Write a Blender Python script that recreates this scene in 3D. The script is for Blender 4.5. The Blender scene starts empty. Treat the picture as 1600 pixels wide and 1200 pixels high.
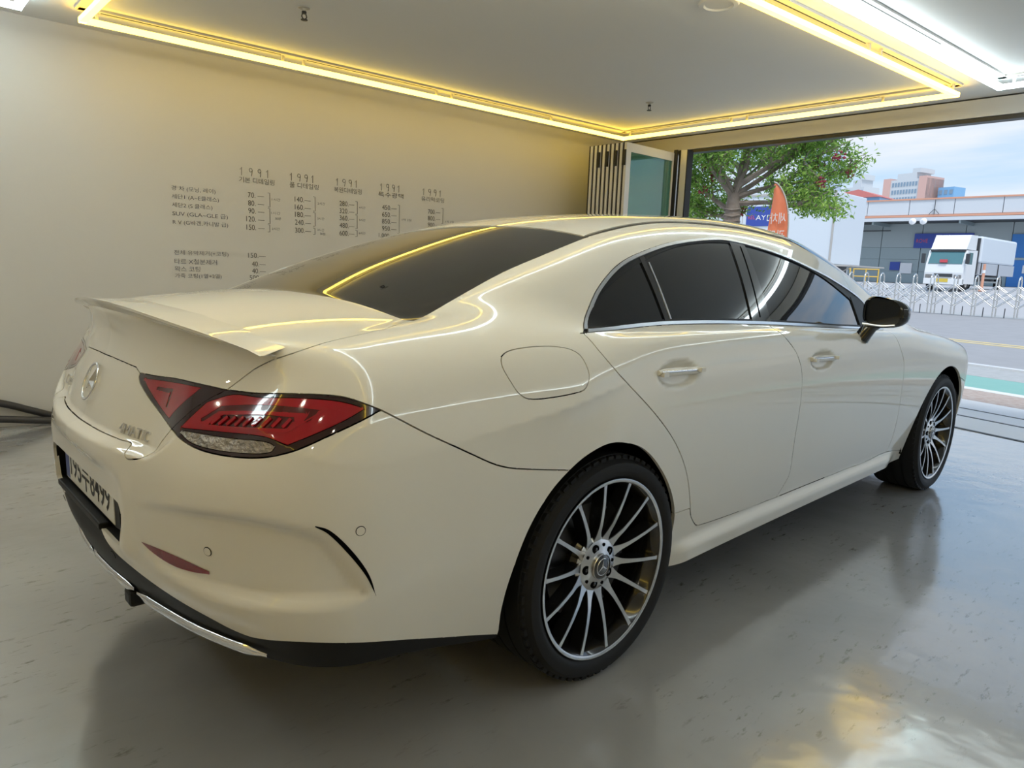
import bpy, bmesh, math, random
import numpy as np
from mathutils import Matrix, Vector
C = bpy.context.scene.collection
PI = math.pi

# ---------------------------------------------------------------- camera, world, sun, exposure
CAM_P = (-1.53196, -2.12064, 1.18707)
YAW, PITCH, ROLL = 0.815914125, -0.165045720, 0.0360079329
def make_camera():
    cy, sy, cp, sp = math.cos(YAW), math.sin(YAW), math.cos(PITCH), math.sin(PITCH)
    fwd = Vector((cy*cp, sy*cp, sp)); right = Vector((sy, -cy, 0)); up = right.cross(fwd)
    r2 = right*math.cos(ROLL) + up*math.sin(ROLL); u2 = -right*math.sin(ROLL) + up*math.cos(ROLL)
    cam = bpy.data.cameras.new('camera'); o = bpy.data.objects.new('camera', cam); C.objects.link(o)
    M = Matrix((r2, u2, -fwd)).transposed().to_4x4(); M.translation = Vector(CAM_P)
    o.matrix_world = M; cam.sensor_width = 36; cam.lens = 1100.0276/1600*36
    cam.clip_start = .05; cam.clip_end = 2000
    bpy.context.scene.camera = o
make_camera()
sc = bpy.context.scene
sc.view_settings.view_transform = 'Standard'; sc.view_settings.look = 'None'
sc.view_settings.gamma = 1; sc.view_settings.use_curve_mapping = False
sc.view_settings.exposure = 0.38
WORLD_STRENGTH = .78
STRIP_WARM, STRIP_COOL, SPOT = 4.7, 8.6, 38.0

def nodes_of(m):
    m.use_nodes = True; nt = m.node_tree; nt.nodes.clear(); return nt
def world():
    w = bpy.data.worlds.new('world'); sc.world = w; w.use_nodes = True; nt = w.node_tree; nt.nodes.clear()
    N = nt.nodes.new; L = nt.links.new
    out = N('ShaderNodeOutputWorld'); bg = N('ShaderNodeBackground'); bg.inputs[1].default_value = WORLD_STRENGTH
    tc = N('ShaderNodeTexCoord'); sep = N('ShaderNodeSeparateXYZ'); L(tc.outputs['Generated'], sep.inputs[0])
    ramp = N('ShaderNodeValToRGB'); e = ramp.color_ramp.elements
    e[0].position = 0.0; e[0].color = (.74,.88,1,1); e[1].position = .55; e[1].color = (.26,.52,.92,1)
    x = e.new(.16); x.color = (.44,.70,1,1)
    L(sep.outputs[2], ramp.inputs[0])
    mp = N('ShaderNodeMapping'); mp.inputs['Scale'].default_value = (1.3,1.3,8.5); L(tc.outputs['Generated'], mp.inputs[0])
    no = N('ShaderNodeTexNoise'); no.inputs['Scale'].default_value = 1.5; no.inputs['Detail'].default_value = 8; no.inputs['Distortion'].default_value = .25
    L(mp.outputs[0], no.inputs['Vector'])
    r2 = N('ShaderNodeValToRGB'); r2.color_ramp.elements[0].position = .40; r2.color_ramp.elements[1].position = .62
    L(no.outputs[0], r2.inputs[0])
    mx = N('ShaderNodeMix'); mx.data_type = 'RGBA'; L(r2.outputs[0], mx.inputs[0]); L(ramp.outputs[0], mx.inputs[6]); mx.inputs[7].default_value = (.90,.94,1,1)
    L(mx.outputs[2], bg.inputs[0]); L(bg.outputs[0], out.inputs[0])
world()
sun = bpy.data.lights.new('sun', 'SUN'); sun.energy = 1.95; sun.angle = .3; sun.color = (1,.97,.92)
so = bpy.data.objects.new('sun', sun); C.objects.link(so)
so.rotation_euler = Vector((-.45,-.35,1)).to_track_quat('Z','Y').to_euler()     # high, behind the building: the street is lit, the bay is not

# ---------------------------------------------------------------- materials
MATS = {}
def mat(name, col=(.8,.8,.8), rough=.5, metal=0, coat=0, coat_rough=.03, emit=None, estr=1, spec=.5, alpha=1, trans=0, noise=None, bump=None, ior=1.5):
    """noise=(scale, amount, colour2)   bump=(scale, strength)"""
    if name in MATS: return MATS[name]
    m = bpy.data.materials.new(name); nt = nodes_of(m); N = nt.nodes.new; L = nt.links.new
    out = N('ShaderNodeOutputMaterial'); p = N('ShaderNodeBsdfPrincipled'); L(p.outputs[0], out.inputs[0])
    p.inputs['Base Color'].default_value = (*col, 1); p.inputs['Roughness'].default_value = rough
    p.inputs['Metallic'].default_value = metal; p.inputs['Coat Weight'].default_value = coat
    p.inputs['Coat Roughness'].default_value = coat_rough; p.inputs['Specular IOR Level'].default_value = spec
    p.inputs['Alpha'].default_value = alpha; p.inputs['Transmission Weight'].default_value = trans; p.inputs['IOR'].default_value = ior
    if emit: p.inputs['Emission Color'].default_value = (*emit, 1); p.inputs['Emission Strength'].default_value = estr
    if noise or bump:
        tc = N('ShaderNodeTexCoord')
    if noise:
        n = N('ShaderNodeTexNoise'); n.inputs['Scale'].default_value = noise[0]; n.inputs['Detail'].default_value = 6
        L(tc.outputs['Object'], n.inputs['Vector'])
        r = N('ShaderNodeMapRange'); r.inputs[1].default_value = .35; r.inputs[2].default_value = .68; r.inputs[4].default_value = noise[1]
        L(n.outputs[0], r.inputs[0])
        mx = N('ShaderNodeMix'); mx.data_type = 'RGBA'; L(r.outputs[0], mx.inputs[0])
        mx.inputs[6].default_value = (*col, 1); mx.inputs[7].default_value = (*noise[2], 1); L(mx.outputs[2], p.inputs['Base Color'])
    if bump:
        n = N('ShaderNodeTexNoise'); n.inputs['Scale'].default_value = bump[0]; n.inputs['Detail'].default_value = 5
        L(tc.outputs['Object'], n.inputs['Vector'])
        b = N('ShaderNodeBump'); b.inputs['Strength'].default_value = bump[1]; b.inputs['Distance'].default_value = .01
        L(n.outputs[0], b.inputs['Height']); L(b.outputs[0], p.inputs['Normal'])
    MATS[name] = m; return m

def floor_material():
    m = bpy.data.materials.new('epoxy_floor'); nt = nodes_of(m); N = nt.nodes.new; L = nt.links.new
    out = N('ShaderNodeOutputMaterial'); p = N('ShaderNodeBsdfPrincipled'); L(p.outputs[0], out.inputs[0])
    tc = N('ShaderNodeTexCoord')
    n1 = N('ShaderNodeTexNoise'); n1.inputs['Scale'].default_value = 1.1; n1.inputs['Detail'].default_value = 7; n1.inputs['Distortion'].default_value = .6
    L(tc.outputs['Object'], n1.inputs['Vector'])
    r1 = N('ShaderNodeValToRGB'); r1.color_ramp.elements[0].position = .35; r1.color_ramp.elements[0].color = (.32,.32,.325,1)
    r1.color_ramp.elements[1].position = .66; r1.color_ramp.elements[1].color = (.41,.41,.415,1)
    L(n1.outputs[0], r1.inputs[0])
    # dark scuffs: stretched noise thresholded, only in a few patches
    mp = N('ShaderNodeMapping'); mp.inputs['Scale'].default_value = (1,3.2,1); mp.inputs['Rotation'].default_value = (0,0,-.35)
    L(tc.outputs['Object'], mp.inputs[0])
    n2 = N('ShaderNodeTexNoise'); n2.inputs['Scale'].default_value = 11; n2.inputs['Detail'].default_value = 9; n2.inputs['Roughness'].default_value = .7
    L(mp.outputs[0], n2.inputs['Vector'])
    r2 = N('ShaderNodeValToRGB'); r2.color_ramp.elements[0].position = .575; r2.color_ramp.elements[1].position = .66
    L(n2.outputs[0], r2.inputs[0])
    n3 = N('ShaderNodeTexNoise'); n3.inputs['Scale'].default_value = 1.6; n3.inputs['Detail'].default_value = 2
    L(tc.outputs['Object'], n3.inputs['Vector'])
    r3 = N('ShaderNodeValToRGB'); r3.color_ramp.elements[0].position = .44; r3.color_ramp.elements[1].position = .58
    L(n3.outputs[0], r3.inputs[0])
    mu = N('ShaderNodeMath'); mu.operation = 'MULTIPLY'; L(r2.outputs[0], mu.inputs[0]); L(r3.outputs[0], mu.inputs[1])
    mu2 = N('ShaderNodeMath'); mu2.operation = 'MULTIPLY'; L(mu.outputs[0], mu2.inputs[0]); mu2.inputs[1].default_value = .8
    mx = N('ShaderNodeMix'); mx.data_type = 'RGBA'; L(mu2.outputs[0], mx.inputs[0]); L(r1.outputs[0], mx.inputs[6]); mx.inputs[7].default_value = (.10,.085,.07,1)
    L(mx.outputs[2], p.inputs['Base Color'])
    rr = N('ShaderNodeMapRange'); rr.inputs[1].default_value = .3; rr.inputs[2].default_value = .7; rr.inputs[3].default_value = .09; rr.inputs[4].default_value = .22
    L(n1.outputs[0], rr.inputs[0]); L(rr.outputs[0], p.inputs['Roughness'])
    b = N('ShaderNodeBump'); b.inputs['Strength'].default_value = .30; b.inputs['Distance'].default_value = .01
    n4 = N('ShaderNodeTexNoise'); n4.inputs['Scale'].default_value = 5; n4.inputs['Detail'].default_value = 3
    L(tc.outputs['Object'], n4.inputs['Vector']); L(n4.outputs[0], b.inputs['Height']); L(b.outputs[0], p.inputs['Normal']); L(b.outputs[0], p.inputs['Coat Normal'])
    p.inputs['Specular IOR Level'].default_value = .5; p.inputs['Coat Weight'].default_value = 1; p.inputs['Coat Roughness'].default_value = .15; p.inputs['Coat IOR'].default_value = 1.62
    MATS['epoxy_floor'] = m; return m

M_PAINT = mat('white_car_paint', (.82,.79,.715), .55, spec=.12, coat=1, coat_rough=.02)
M_BLACK = mat('black_plastic', (.007,.007,.0075), .5, spec=.3)
M_GLOSS = mat('gloss_black', (.006,.006,.007), .06, coat=1)
M_GAP = mat('dark_cavity', (.004,.004,.004), .9, spec=0)
M_CHROME = mat('chrome', (.82,.82,.83), .10, metal=1)
M_SATIN = mat('satin_aluminium_trim', (.80,.81,.83), .32, metal=1)
M_GLASS = mat('tinted_glass', (.006,.007,.009), .02, spec=.5, coat=.45, coat_rough=0)
M_RUBBER = mat('tyre_rubber', (.010,.010,.011), .62, spec=.35)
M_RIMK = mat('gloss_black_alloy', (.010,.010,.011), .16, coat=.8)
M_RIMA = mat('machined_alloy_face', (.66,.66,.66), .26, metal=1)
M_RED = mat('red_lens', (.36,.003,.012), .08, coat=1, coat_rough=0)
M_RED2 = mat('deep_red_lens', (.085,.0015,.004), .10, coat=1, coat_rough=0)
M_DKRED = mat('smoked_lamp_housing', (.022,.004,.006), .05, coat=1, coat_rough=0)
M_CLEAR = mat('clear_reverse_lens', (.36,.33,.30), .22, coat=1, metal=.8, bump=(60,.9))
M_REFL = mat('dark_red_reflector', (.20,.006,.012), .18, coat=1)

# ---------------------------------------------------------------- object helpers
def tag(o, label=None, cat=None, group=None, kind=None):
    if label: o['label'] = label
    if cat: o['category'] = cat
    if group: o['group'] = group
    if kind: o['kind'] = kind
    return o
def link(name, me, m=None, parent=None):
    o = bpy.data.objects.new(name, me); C.objects.link(o)
    if m is not None and len(me.materials) == 0: me.materials.append(m)
    if parent is not None: o.parent = parent
    return o
def empty(name, loc=(0,0,0), parent=None, rz=0):
    o = bpy.data.objects.new(name, None); C.objects.link(o); o.location = loc; o.rotation_euler = (0,0,rz)
    o.empty_display_size = .2
    if parent is not None: o.parent = parent
    return o
def smooth_by_angle(me, ang=.6):
    me.polygons.foreach_set('use_smooth', [True]*len(me.polygons))
    try: me.set_sharp_from_angle(angle=ang)
    except Exception: pass
def obj(name, bm, m, parent=None, smooth=None):
    me = bpy.data.meshes.new(name); bmesh.ops.recalc_face_normals(bm, faces=bm.faces); bm.to_mesh(me); bm.free()
    if smooth: smooth_by_angle(me, smooth)
    return link(name, me, m, parent)
def BM(): return bmesh.new()
def box(bm, x0, x1, y0, y1, z0, z1, M=None, bev=0):
    vs = [bm.verts.new((x,y,z)) for x in (x0,x1) for y in (y0,y1) for z in (z0,z1)]
    f = [(0,1,3,2),(4,6,7,5),(0,4,5,1),(2,3,7,6),(0,2,6,4),(1,5,7,3)]
    fs = [bm.faces.new([vs[i] for i in q]) for q in f]
    if bev:
        es = list({e for q in fs for e in q.edges})
        r = bmesh.ops.bevel(bm, geom=es, offset=bev, segments=2, affect='EDGES', profile=.5)
        vs = list({v for q in r['faces'] for v in q.verts} | {v for v in vs if v.is_valid})
    if M is not None: bmesh.ops.transform(bm, matrix=M, verts=[v for v in vs if v.is_valid])
    return vs
def prism(bm, pts, z0, z1, M=None):
    """closed 2D outline (x,y) extruded from z0 to z1"""
    n = len(pts); a = [bm.verts.new((p[0],p[1],z0)) for p in pts]; b = [bm.verts.new((p[0],p[1],z1)) for p in pts]
    bm.faces.new(a); bm.faces.new(b[::-1])
    for i in range(n): bm.faces.new((a[i],b[i],b[(i+1)%n],a[(i+1)%n]))
    if M is not None: bmesh.ops.transform(bm, matrix=M, verts=a+b)
    return a+b
def quad(bm, *ps):
    return bm.faces.new([bm.verts.new(p) for p in ps])
def hexa(bm, lo, hi):
    """solid between two quads (4 points each)"""
    a = [bm.verts.new(p) for p in lo]; b = [bm.verts.new(p) for p in hi]
    bm.faces.new(a); bm.faces.new(b[::-1])
    for i in range(4): bm.faces.new((a[i],b[i],b[(i+1)%4],a[(i+1)%4]))
def tube(bm, pts, r, seg=10, closed=False, radii=None):
    pts = [Vector(p) for p in pts]; n = len(pts); rings = []
    up = Vector((0,0,1)); prev = None
    for i, p in enumerate(pts):
        if closed: t = pts[(i+1)%n]-pts[i-1]
        else: t = pts[min(i+1,n-1)]-pts[max(i-1,0)]
        t.normalize()
        if prev is None:
            a = t.cross(up)
            if a.length < .1: a = t.cross(Vector((1,0,0)))
        else: a = prev - t*prev.dot(t)
        a.normalize(); prev = a; b = t.cross(a)
        rr = radii[i] if radii else r
        rings.append([bm.verts.new(p + a*rr*math.cos(2*PI*k/seg) + b*rr*math.sin(2*PI*k/seg)) for k in range(seg)])
    m = n if closed else n-1
    for i in range(m):
        A, B = rings[i], rings[(i+1)%n]
        for k in range(seg): bm.faces.new((A[k],A[(k+1)%seg],B[(k+1)%seg],B[k]))
    if not closed: bm.faces.new(rings[0][::-1]); bm.faces.new(rings[-1])
def lathe(bm, prof, seg=64, M=None, close=False):
    """prof = [(radius, height)] turned about z"""
    rings = []
    for r, h in prof:
        if r < 1e-6: rings.append([bm.verts.new((0,0,h))])
        else: rings.append([bm.verts.new((r*math.cos(2*PI*k/seg), r*math.sin(2*PI*k/seg), h)) for k in range(seg)])
    n = len(rings)
    for i in range(n if close else n-1):
        A, B = rings[i], rings[(i+1)%n]
        for k in range(seg):
            q = [A[k%len(A)], A[(k+1)%len(A)], B[(k+1)%len(B)], B[k%len(B)]]
            u = []
            for v in q:
                if v not in u: u.append(v)
            if len(u) > 2: bm.faces.new(u)
    if M is not None: bmesh.ops.transform(bm, matrix=M, verts=[v for R in rings for v in R])
def text_mesh(s, width, height, thin=0, depth=0, cond=1.0):
    """text fitted to a box width x height (cap height), lower left corner at the origin, in the xy plane"""
    cu = bpy.data.curves.new('lettering', 'FONT'); cu.body = s; cu.size = 1; cu.offset = thin; cu.extrude = depth; cu.resolution_u = 3
    t = bpy.data.objects.new('lettering', cu); C.objects.link(t)
    dg = bpy.context.evaluated_depsgraph_get(); me = bpy.data.meshes.new_from_object(t.evaluated_get(dg))
    C.objects.unlink(t); bpy.data.objects.remove(t); bpy.data.curves.remove(cu)
    n = len(me.vertices); co = np.zeros(n*3); me.vertices.foreach_get('co', co); co = co.reshape(-1,3)
    if n:
        lo = co.min(0); hi = co.max(0); sz = np.maximum(hi-lo, 1e-6)
        co[:,0] = (co[:,0]-lo[0])*width/sz[0]; co[:,1] = (co[:,1]-lo[1])*height/sz[1]
        me.vertices.foreach_set('co', co.ravel()); me.update()
    me.materials.clear()
    return me
def catmull(pts, n=6, closed=False):
    P = [np.array(p, float) for p in pts]; out = []; m = len(P)
    for i in range(m if closed else m-1):
        p0 = P[i-1] if (closed or i > 0) else 2*P[0]-P[1]
        p1 = P[i]; p2 = P[(i+1) % m]
        p3 = P[(i+2) % m] if (closed or i+2 < m) else 2*P[-1]-P[-2]
        for k in range(n):
            t = k/n
            out.append(.5*((2*p1)+(-p0+p2)*t+(2*p0-5*p1+4*p2-p3)*t*t+(-p0+3*p1-3*p2+p3)*t**3))
    if not closed: out.append(P[-1])
    return [tuple(q) for q in out]

# ---------------------------------------------------------------- the bay: floor, walls, ceiling, header
FLOOR = floor_material()
M_WALL = mat('painted_wall', (.66,.635,.60), .62, noise=(1.3,.35,(.635,.61,.57)), bump=(60,.04))
M_CEIL = mat('painted_ceiling', (.80,.795,.785), .7, noise=(1.1,.4,(.76,.755,.745)))
M_HEAD = mat('header_white', (.62,.60,.57), .5)
M_TRACK = mat('dark_door_track', (.02,.02,.022), .4)
M_DOORW = mat('white_door_profile', (.70,.69,.68), .35)
M_SEAL = mat('black_rubber_seal', (.012,.012,.012), .6)
M_INK = mat('black_marker_ink', (.05,.045,.042), .7)
M_INKB = mat('blue_marker_ink', (.07,.075,.11), .7)
M_RAIL = mat('aluminium_channel', (.50,.48,.45), .45)
M_WARM = mat('warm_led_diffuser', (1,.85,.5), .5, emit=(1,.69,.095), estr=STRIP_WARM)
M_COOL = mat('cool_led_diffuser', (.8,1,1), .5, emit=(.83,.955,1), estr=STRIP_COOL)
M_HOSE = mat('dark_rubber_hose', (.035,.033,.036), .38)

WA = Vector((-.7, 3.58, 0)); WD = Vector((5.47, -.27, 0)).normalized(); WN = Vector((-WD.y, WD.x, 0))
CH = 2.66
def wl(w, off=0, z=0): return WA + WD*w + WN*off + Vector((0,0,z))      # along the left wall; off < 0 is into the room
def slab(name, lo, hi, m):
    bm = BM(); hexa(bm, lo, hi); return tag(obj(name, bm, m), kind='structure')
XF = 5.25; XB = -5.2; YR = -5.4
slab('floor', [(XB-.2,YR-.2,-.12),(4.98+.22*(YR+.2)*.0,YR-.2,-.12),(5.02,4,-.12),(XB-.2,4.2,-.12)],
             [(XB-.2,YR-.2,0),(4.98,YR-.2,0),(5.02,4,0),(XB-.2,4.2,0)], FLOOR)
a, b = wl(-4.7), wl(5.97)
wallL = slab('wall_left', [a, b, b+WN*.15, a+WN*.15], [p+Vector((0,0,CH)) for p in (a, b, b+WN*.15, a+WN*.15)], M_WALL)
slab('wall_right', [(XB,YR,0),(XF,YR,0),(XF,YR-.15,0),(XB,YR-.15,0)], [(XB,YR,CH),(XF,YR,CH),(XF,YR-.15,CH),(XB,YR-.15,CH)], mat('grey_side_wall', (.50,.50,.495), .6))
slab('wall_back', [(XB,YR-.15,0),(XB,3.95,0),(XB-.15,3.95,0),(XB-.15,YR-.15,0)], [(XB,YR-.15,CH),(XB,3.95,CH),(XB-.15,3.95,CH),(XB-.15,YR-.15,CH)], M_WALL)
slab('wall_front', [(XF,2.62,0),(XF,3.4,0),(XF+.14,3.4,0),(XF+.14,2.62,0)], [(XF,2.62,CH-.15),(XF,3.4,CH-.15),(XF+.14,3.4,CH-.15),(XF+.14,2.62,CH-.15)], M_WALL)
slab('ceiling', [(XB-.2,YR-.2,CH),(XF+.2,YR-.2,CH),(XF+.2,4.1,CH),(XB-.2,4.1,CH)], [(XB-.2,YR-.2,CH+.15),(XF+.2,YR-.2,CH+.15),(XF+.2,4.1,CH+.15),(XB-.2,4.1,CH+.15)], M_CEIL)
slab('trim_1', [(XF,YR,CH-.15),(XF+.14,YR,CH-.15),(XF+.14,3.42,CH-.15),(XF,3.42,CH-.15)], [(XF,YR,CH-.012),(XF+.14,YR,CH-.012),(XF+.14,3.42,CH-.012),(XF,3.42,CH-.012)], M_HEAD)
slab('trim_2', [(XF+.02,YR,CH-.185),(XF+.12,YR,CH-.185),(XF+.12,3.42,CH-.185),(XF+.02,3.42,CH-.185)], [(XF+.02,YR,CH-.152),(XF+.12,YR,CH-.152),(XF+.12,3.42,CH-.152),(XF+.02,3.42,CH-.152)], M_TRACK)
slab('trim_3', [(XF+.004,YR,CH-.012),(XF+.14,YR,CH-.012),(XF+.14,3.42,CH-.012),(XF+.004,3.42,CH-.012)], [(XF+.004,YR,CH),(XF+.14,YR,CH),(XF+.14,3.42,CH),(XF+.004,3.42,CH)], M_TRACK)

# price list written by hand on the left wall
def letter(s, w, z, width, h, m):
    me = text_mesh(s, width, h, thin=-.006)
    o = link('lettering', me, m, wallL)
    X = WD; Y = Vector((0,0,1)); Z = X.cross(Y)
    M = Matrix((X, Y, Z)).transposed().to_4x4(); M.translation = wl(w, -.003, z); o.matrix_world = M
def strokes(name, polys, w, z, sx, sz, m, r=.0016):
    bm = BM()
    for P in polys: tube(bm, [wl(w+p[0]*sx, -.002, z+p[1]*sz) for p in P], r, 4)
    return obj(name, bm, m, wallL)
ONE = [(0,.72),(.30,1),(.26,0)]
NINE = [(.62,.78),(.50,.97),(.24,1),(.06,.82),(.10,.60),(.34,.52),(.58,.64),(.62,.80),(.56,.40),(.46,0)]
for w, wd in ((1.471,.275),(1.874,.247),(2.281,.236),(2.708,.238),(3.154,.249)):
    cw = wd/4
    polys = []
    for i, g in enumerate((ONE, NINE, NINE, ONE)):
        polys.append([((i*cw+p[0]*.045)/wd, p[1]) for p in g])
    strokes('lettering', polys, w, 1.817, wd, .060, M_INK, .0019)
for s, w, wd in (('기본 디테일링',1.462,.28),('풀 디테일링',1.87,.251),('복원디테일링',2.263,.26),('특수광택',2.689,.258),('유리막코팅',3.14,.258)):
    letter(s, w, 1.763, wd, .043, M_INK)
for s, z, wd in (('경 차 (모닝, 레이)',1.65,.315),('세단1 (A~E클래스)',1.59,.338),('세단2 (S 클래스)',1.529,.288),('SUV (GLA~GLE 급)',1.466,.402),('R V (G바겐,카니발 급)',1.404,.402),
                 ('전체 유막제거(+코팅)',1.181,.398),('타르 X철분제거',1.118,.309),('왁스 코팅',1.062,.182),('가죽 코팅(1열+2열)',1.008,.341)):
    letter(s, .965, z, wd, .040, M_INKB)
ROWS = (1.652,1.590,1.530,1.467,1.402)
for w, items, wd in ((1.510,('70. —','80. —','90. —','120. —','150. —'),.146),(1.911,('140.—','160.—','180.—','240.—','300.—'),.139),(2.312,('280.—','320.—','360.—','480.—','600.—'),.14),
                     (2.728,('450.—','650.—','850.—','950.—','1,000.—'),.149),(3.217,('700.—','800.—','900.—','',''),.14),(1.520,(),0)):
    for s, z in zip(items, ROWS):
        if s:
            short = len(s) == 5 and s[2] == '.'
            ww = .175 if s[1] == ',' else wd
            letter(s, w+(.018 if short else 0)-(.034 if s[1] == ',' else 0), z, ww-(.018 if short else 0), .041, M_INK)
for s, w, z, wd in (('150.—',1.517,1.183,.141),('40.—',1.546,1.116,.111),('40.—',1.546,1.060,.111),('500—',1.525,1.006,.13)):
    letter(s, w, z, wd, .039, M_INK)
for s, w, z, wd in (('1시간',1.719,1.643,.07),('1시간',1.712,1.536,.075),('30분',1.743,1.494,.05),('2시간',1.714,1.411,.066),('2시간',2.111,1.643,.066),('3시간',2.108,1.519,.062),('3시간',2.107,1.425,.062),
                    ('30분',2.13,1.394,.05),('4시간',2.497,1.641,.062),('5시간',2.497,1.535,.062),('6시간',2.497,1.421,.062),('1박 2일',2.935,1.567,.10),('1박 2일',3.42,1.582,.095)):
    letter(s, w, z, wd, .022, M_INKB)
for w, z0, z1 in ((1.704,1.701,1.592),(1.702,1.58,1.46),(1.699,1.451,1.395),(2.089,1.705,1.588),(2.088,1.576,1.465),(2.086,1.449,1.395),(2.481,1.7,1.592),(2.48,1.584,1.468),(2.48,1.453,1.4),(2.907,1.705,1.451),(3.388,1.714,1.57)):
    strokes('bracket_mark', [[(-.016,1),(0,1),(0,0),(-.016,0)]], w, z1, 1, z0-z1, M_INK, .0018)

# LED light frames hanging from the ceiling: four glowing tubes, each under its own aluminium channel
TZ = 2.60
def led_frame(corners, m, label, skip=(), group=None):
    t = empty('led_light_frame', (*corners[0], CH)); tag(t, label, 'ceiling light', group)
    ctr = sum((Vector((*c,0)) for c in corners), Vector())/len(corners)
    n = len(corners)
    for i in range(n):
        if i in skip: continue
        p, q = Vector((*corners[i],0)), Vector((*corners[(i+1)%n],0)); d = (q-p).normalized(); s = Vector((-d.y,d.x,0))
        if s.dot(ctr-p) < 0: s = -s
        def bar(name, w, off, z0, z1, mm, ext=0.0, par=t, pp=p, qq=q):
            bm = BM(); a0 = pp-d*ext; b0 = qq+d*ext
            L = [a0+s*(off), b0+s*(off), b0+s*(off+w), a0+s*(off+w)]
            hexa(bm, [v+Vector((0,0,z0)) for v in L], [v+Vector((0,0,z1)) for v in L])
            o = obj(name, bm, mm, par); o.matrix_parent_inverse = Matrix.Translation(-t.location); return o
        bar('light_tube', .040, 0, TZ-.030, TZ, m)
        ch = bar('mounting_channel', .075, -.018, CH-.014, CH, M_RAIL)
        ln = (q-p).length; k = 0; x = .12
        while x+1.25 < ln:
            bm = BM(); a0 = p+d*x; b0 = p+d*(x+1.15)
            L = [a0+s*.024, b0+s*.024, b0+s*.030, a0+s*.030]
            hexa(bm, [v+Vector((0,0,CH-.017)) for v in L], [v+Vector((0,0,CH-.013)) for v in L])
            o = obj('slot', bm, M_TRACK, t); o.matrix_parent_inverse = Matrix.Translation(-t.location)
            for e in (x-.02, x+1.17):          # hanger clips
                bm = BM(); c0 = p+d*e+s*.012; box(bm, -.008,.008,-.008,.008, 0, CH-TZ, Matrix.Translation(c0+Vector((0,0,TZ-.001))))
                o = obj('hanger_clip', bm, M_RAIL, t); o.matrix_parent_inverse = Matrix.Translation(-t.location)
            x += 1.35
    return t
led_frame([(-.368,3.119),(4.702,2.898),(4.718,-.289),(-.40,.10)], M_WARM, 'warm yellow rectangular LED tube frame on the ceiling over the white car')
led_frame([(-.40,-.166),(4.675,-.542),(4.45,-4.9),(-.62,-4.75)], M_COOL, 'cool white LED tube frame on the ceiling at the top right')
led_frame([(-2.9,3.23),(-.655,3.14),(-.69,.14),(-2.9,.30)], M_COOL, 'cool white LED tube frame at the top left corner above the wall')

def sprinkler(x, y, label):
    t = empty('sprinkler_head', (x,y,CH)); tag(t, label, 'sprinkler')
    bm = BM(); lathe(bm, [(.034,0),(.034,-.004),(.012,-.006),(.010,-.024),(.0001,-.024)], 24); obj('ceiling_plate', bm, M_RAIL, t, .6)
    bm = BM(); lathe(bm, [(.0001,-.02),(.014,-.021),(.014,-.034),(.0001,-.036)], 16); obj('body', bm, M_TRACK, t, .6)
    bm = BM()
    for s in (-1,1): tube(bm, [(s*.011,0,-.034),(s*.016,0,-.050),(s*.006,0,-.066)], .0035, 6)
    obj('frame_arm', bm, M_TRACK, t)
    bm = BM(); lathe(bm, [(.0001,-.064),(.020,-.066),(.020,-.070),(.0001,-.072)], 16); obj('deflector', bm, M_TRACK, t, .6)
sprinkler(.584, 2.048, 'black sprinkler head on the ceiling near the left wall')
sprinkler(3.774, 1.878, 'black sprinkler head on the ceiling near the folding doors')
bm = BM(); lathe(bm, [(.0001,-.004),(.075,-.004),(.082,-.012),(.105,-.010),(.112,0)], 48, Matrix.Translation((2.115,.20,CH)))
tag(obj('ceiling_vent', bm, M_CEIL, None, .6), 'round white flush ceiling cover beside the yellow light frame', 'vent')
# a few hairline scratches on the ceiling
def scratch(p, q):
    bm = BM(); tube(bm, [(p[0],p[1],CH-.001),((p[0]+q[0])/2+.01,(p[1]+q[1])/2,CH-.001),(q[0],q[1],CH-.001)], .0016, 4); tag(obj('trim_4', bm, M_RAIL), kind='structure')

# grey hoses on the floor along the left wall
def hose(pts, label):
    bm = BM(); tube(bm, catmull([tuple(wl(*p)) for p in pts], 8), .024, 14)
    tag(obj('rubber_hose', bm, M_HOSE, None, .8), label, 'hose')
hose([(-1.6,-.05,.60),(-1.0,-.05,.40),(-.5,-.05,.262),(-.17,-.05,.172),(.0,-.05,.105),(.14,-.05,.052),(.32,-.05,.030),(.8,-.12,.026),(1.6,-.25,.026),(2.4,-.22,.026)], 'dark grey rubber hose running down the left wall, the upper of the two')
hose([(-1.6,-.10,.26),(-1.0,-.10,.17),(-.5,-.10,.108),(-.17,-.10,.072),(.0,-.105,.048),(.2,-.11,.027),(.5,-.14,.026),(.9,-.22,.026),(1.5,-.36,.026)], 'dark grey rubber hose on the floor by the left wall, the lower of the two')

# folding glass doors stacked against the left wall
M_DGLASS = mat('green_door_glass', (.24,.60,.50), .03, trans=.8, ior=1.45, coat=.6, coat_rough=0)
def folding_leaf(k, y):
    """leaf k of the stack, in the plane y, reaching from x0 into the opening"""
    t = empty('folding_door_leaf', (4.22, y, 0)); tag(t, None, 'door', None)
    W, H, T = .86, 2.445, .030
    def part(name, b_, m):
        bm = BM(); box(bm, *b_); return obj(name, bm, m, t)
    part('frame_stile', (0,.072,-T/2,T/2,.02,H), M_DOORW); part('frame_stile', (W-.072,W,-T/2,T/2,.02,H), M_DOORW)
    part('frame_rail', (.072,W-.072,-T/2,T/2,H-.085,H), M_DOORW); part('frame_rail', (.072,W-.072,-T/2,T/2,.02,.12), M_DOORW)
    part('glass_pane', (.072,W-.072,-.005,.005,.12,H-.085), M_DGLASS)
    part('gasket', (.006,.034,T/2,T/2+.022,.02,H+.004), M_SEAL)
    if k in (0,2,4,6):
        part('hinge', (-.012,-.001,-.010,.026,H-.22,H-.07), M_SEAL)
    return t
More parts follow.
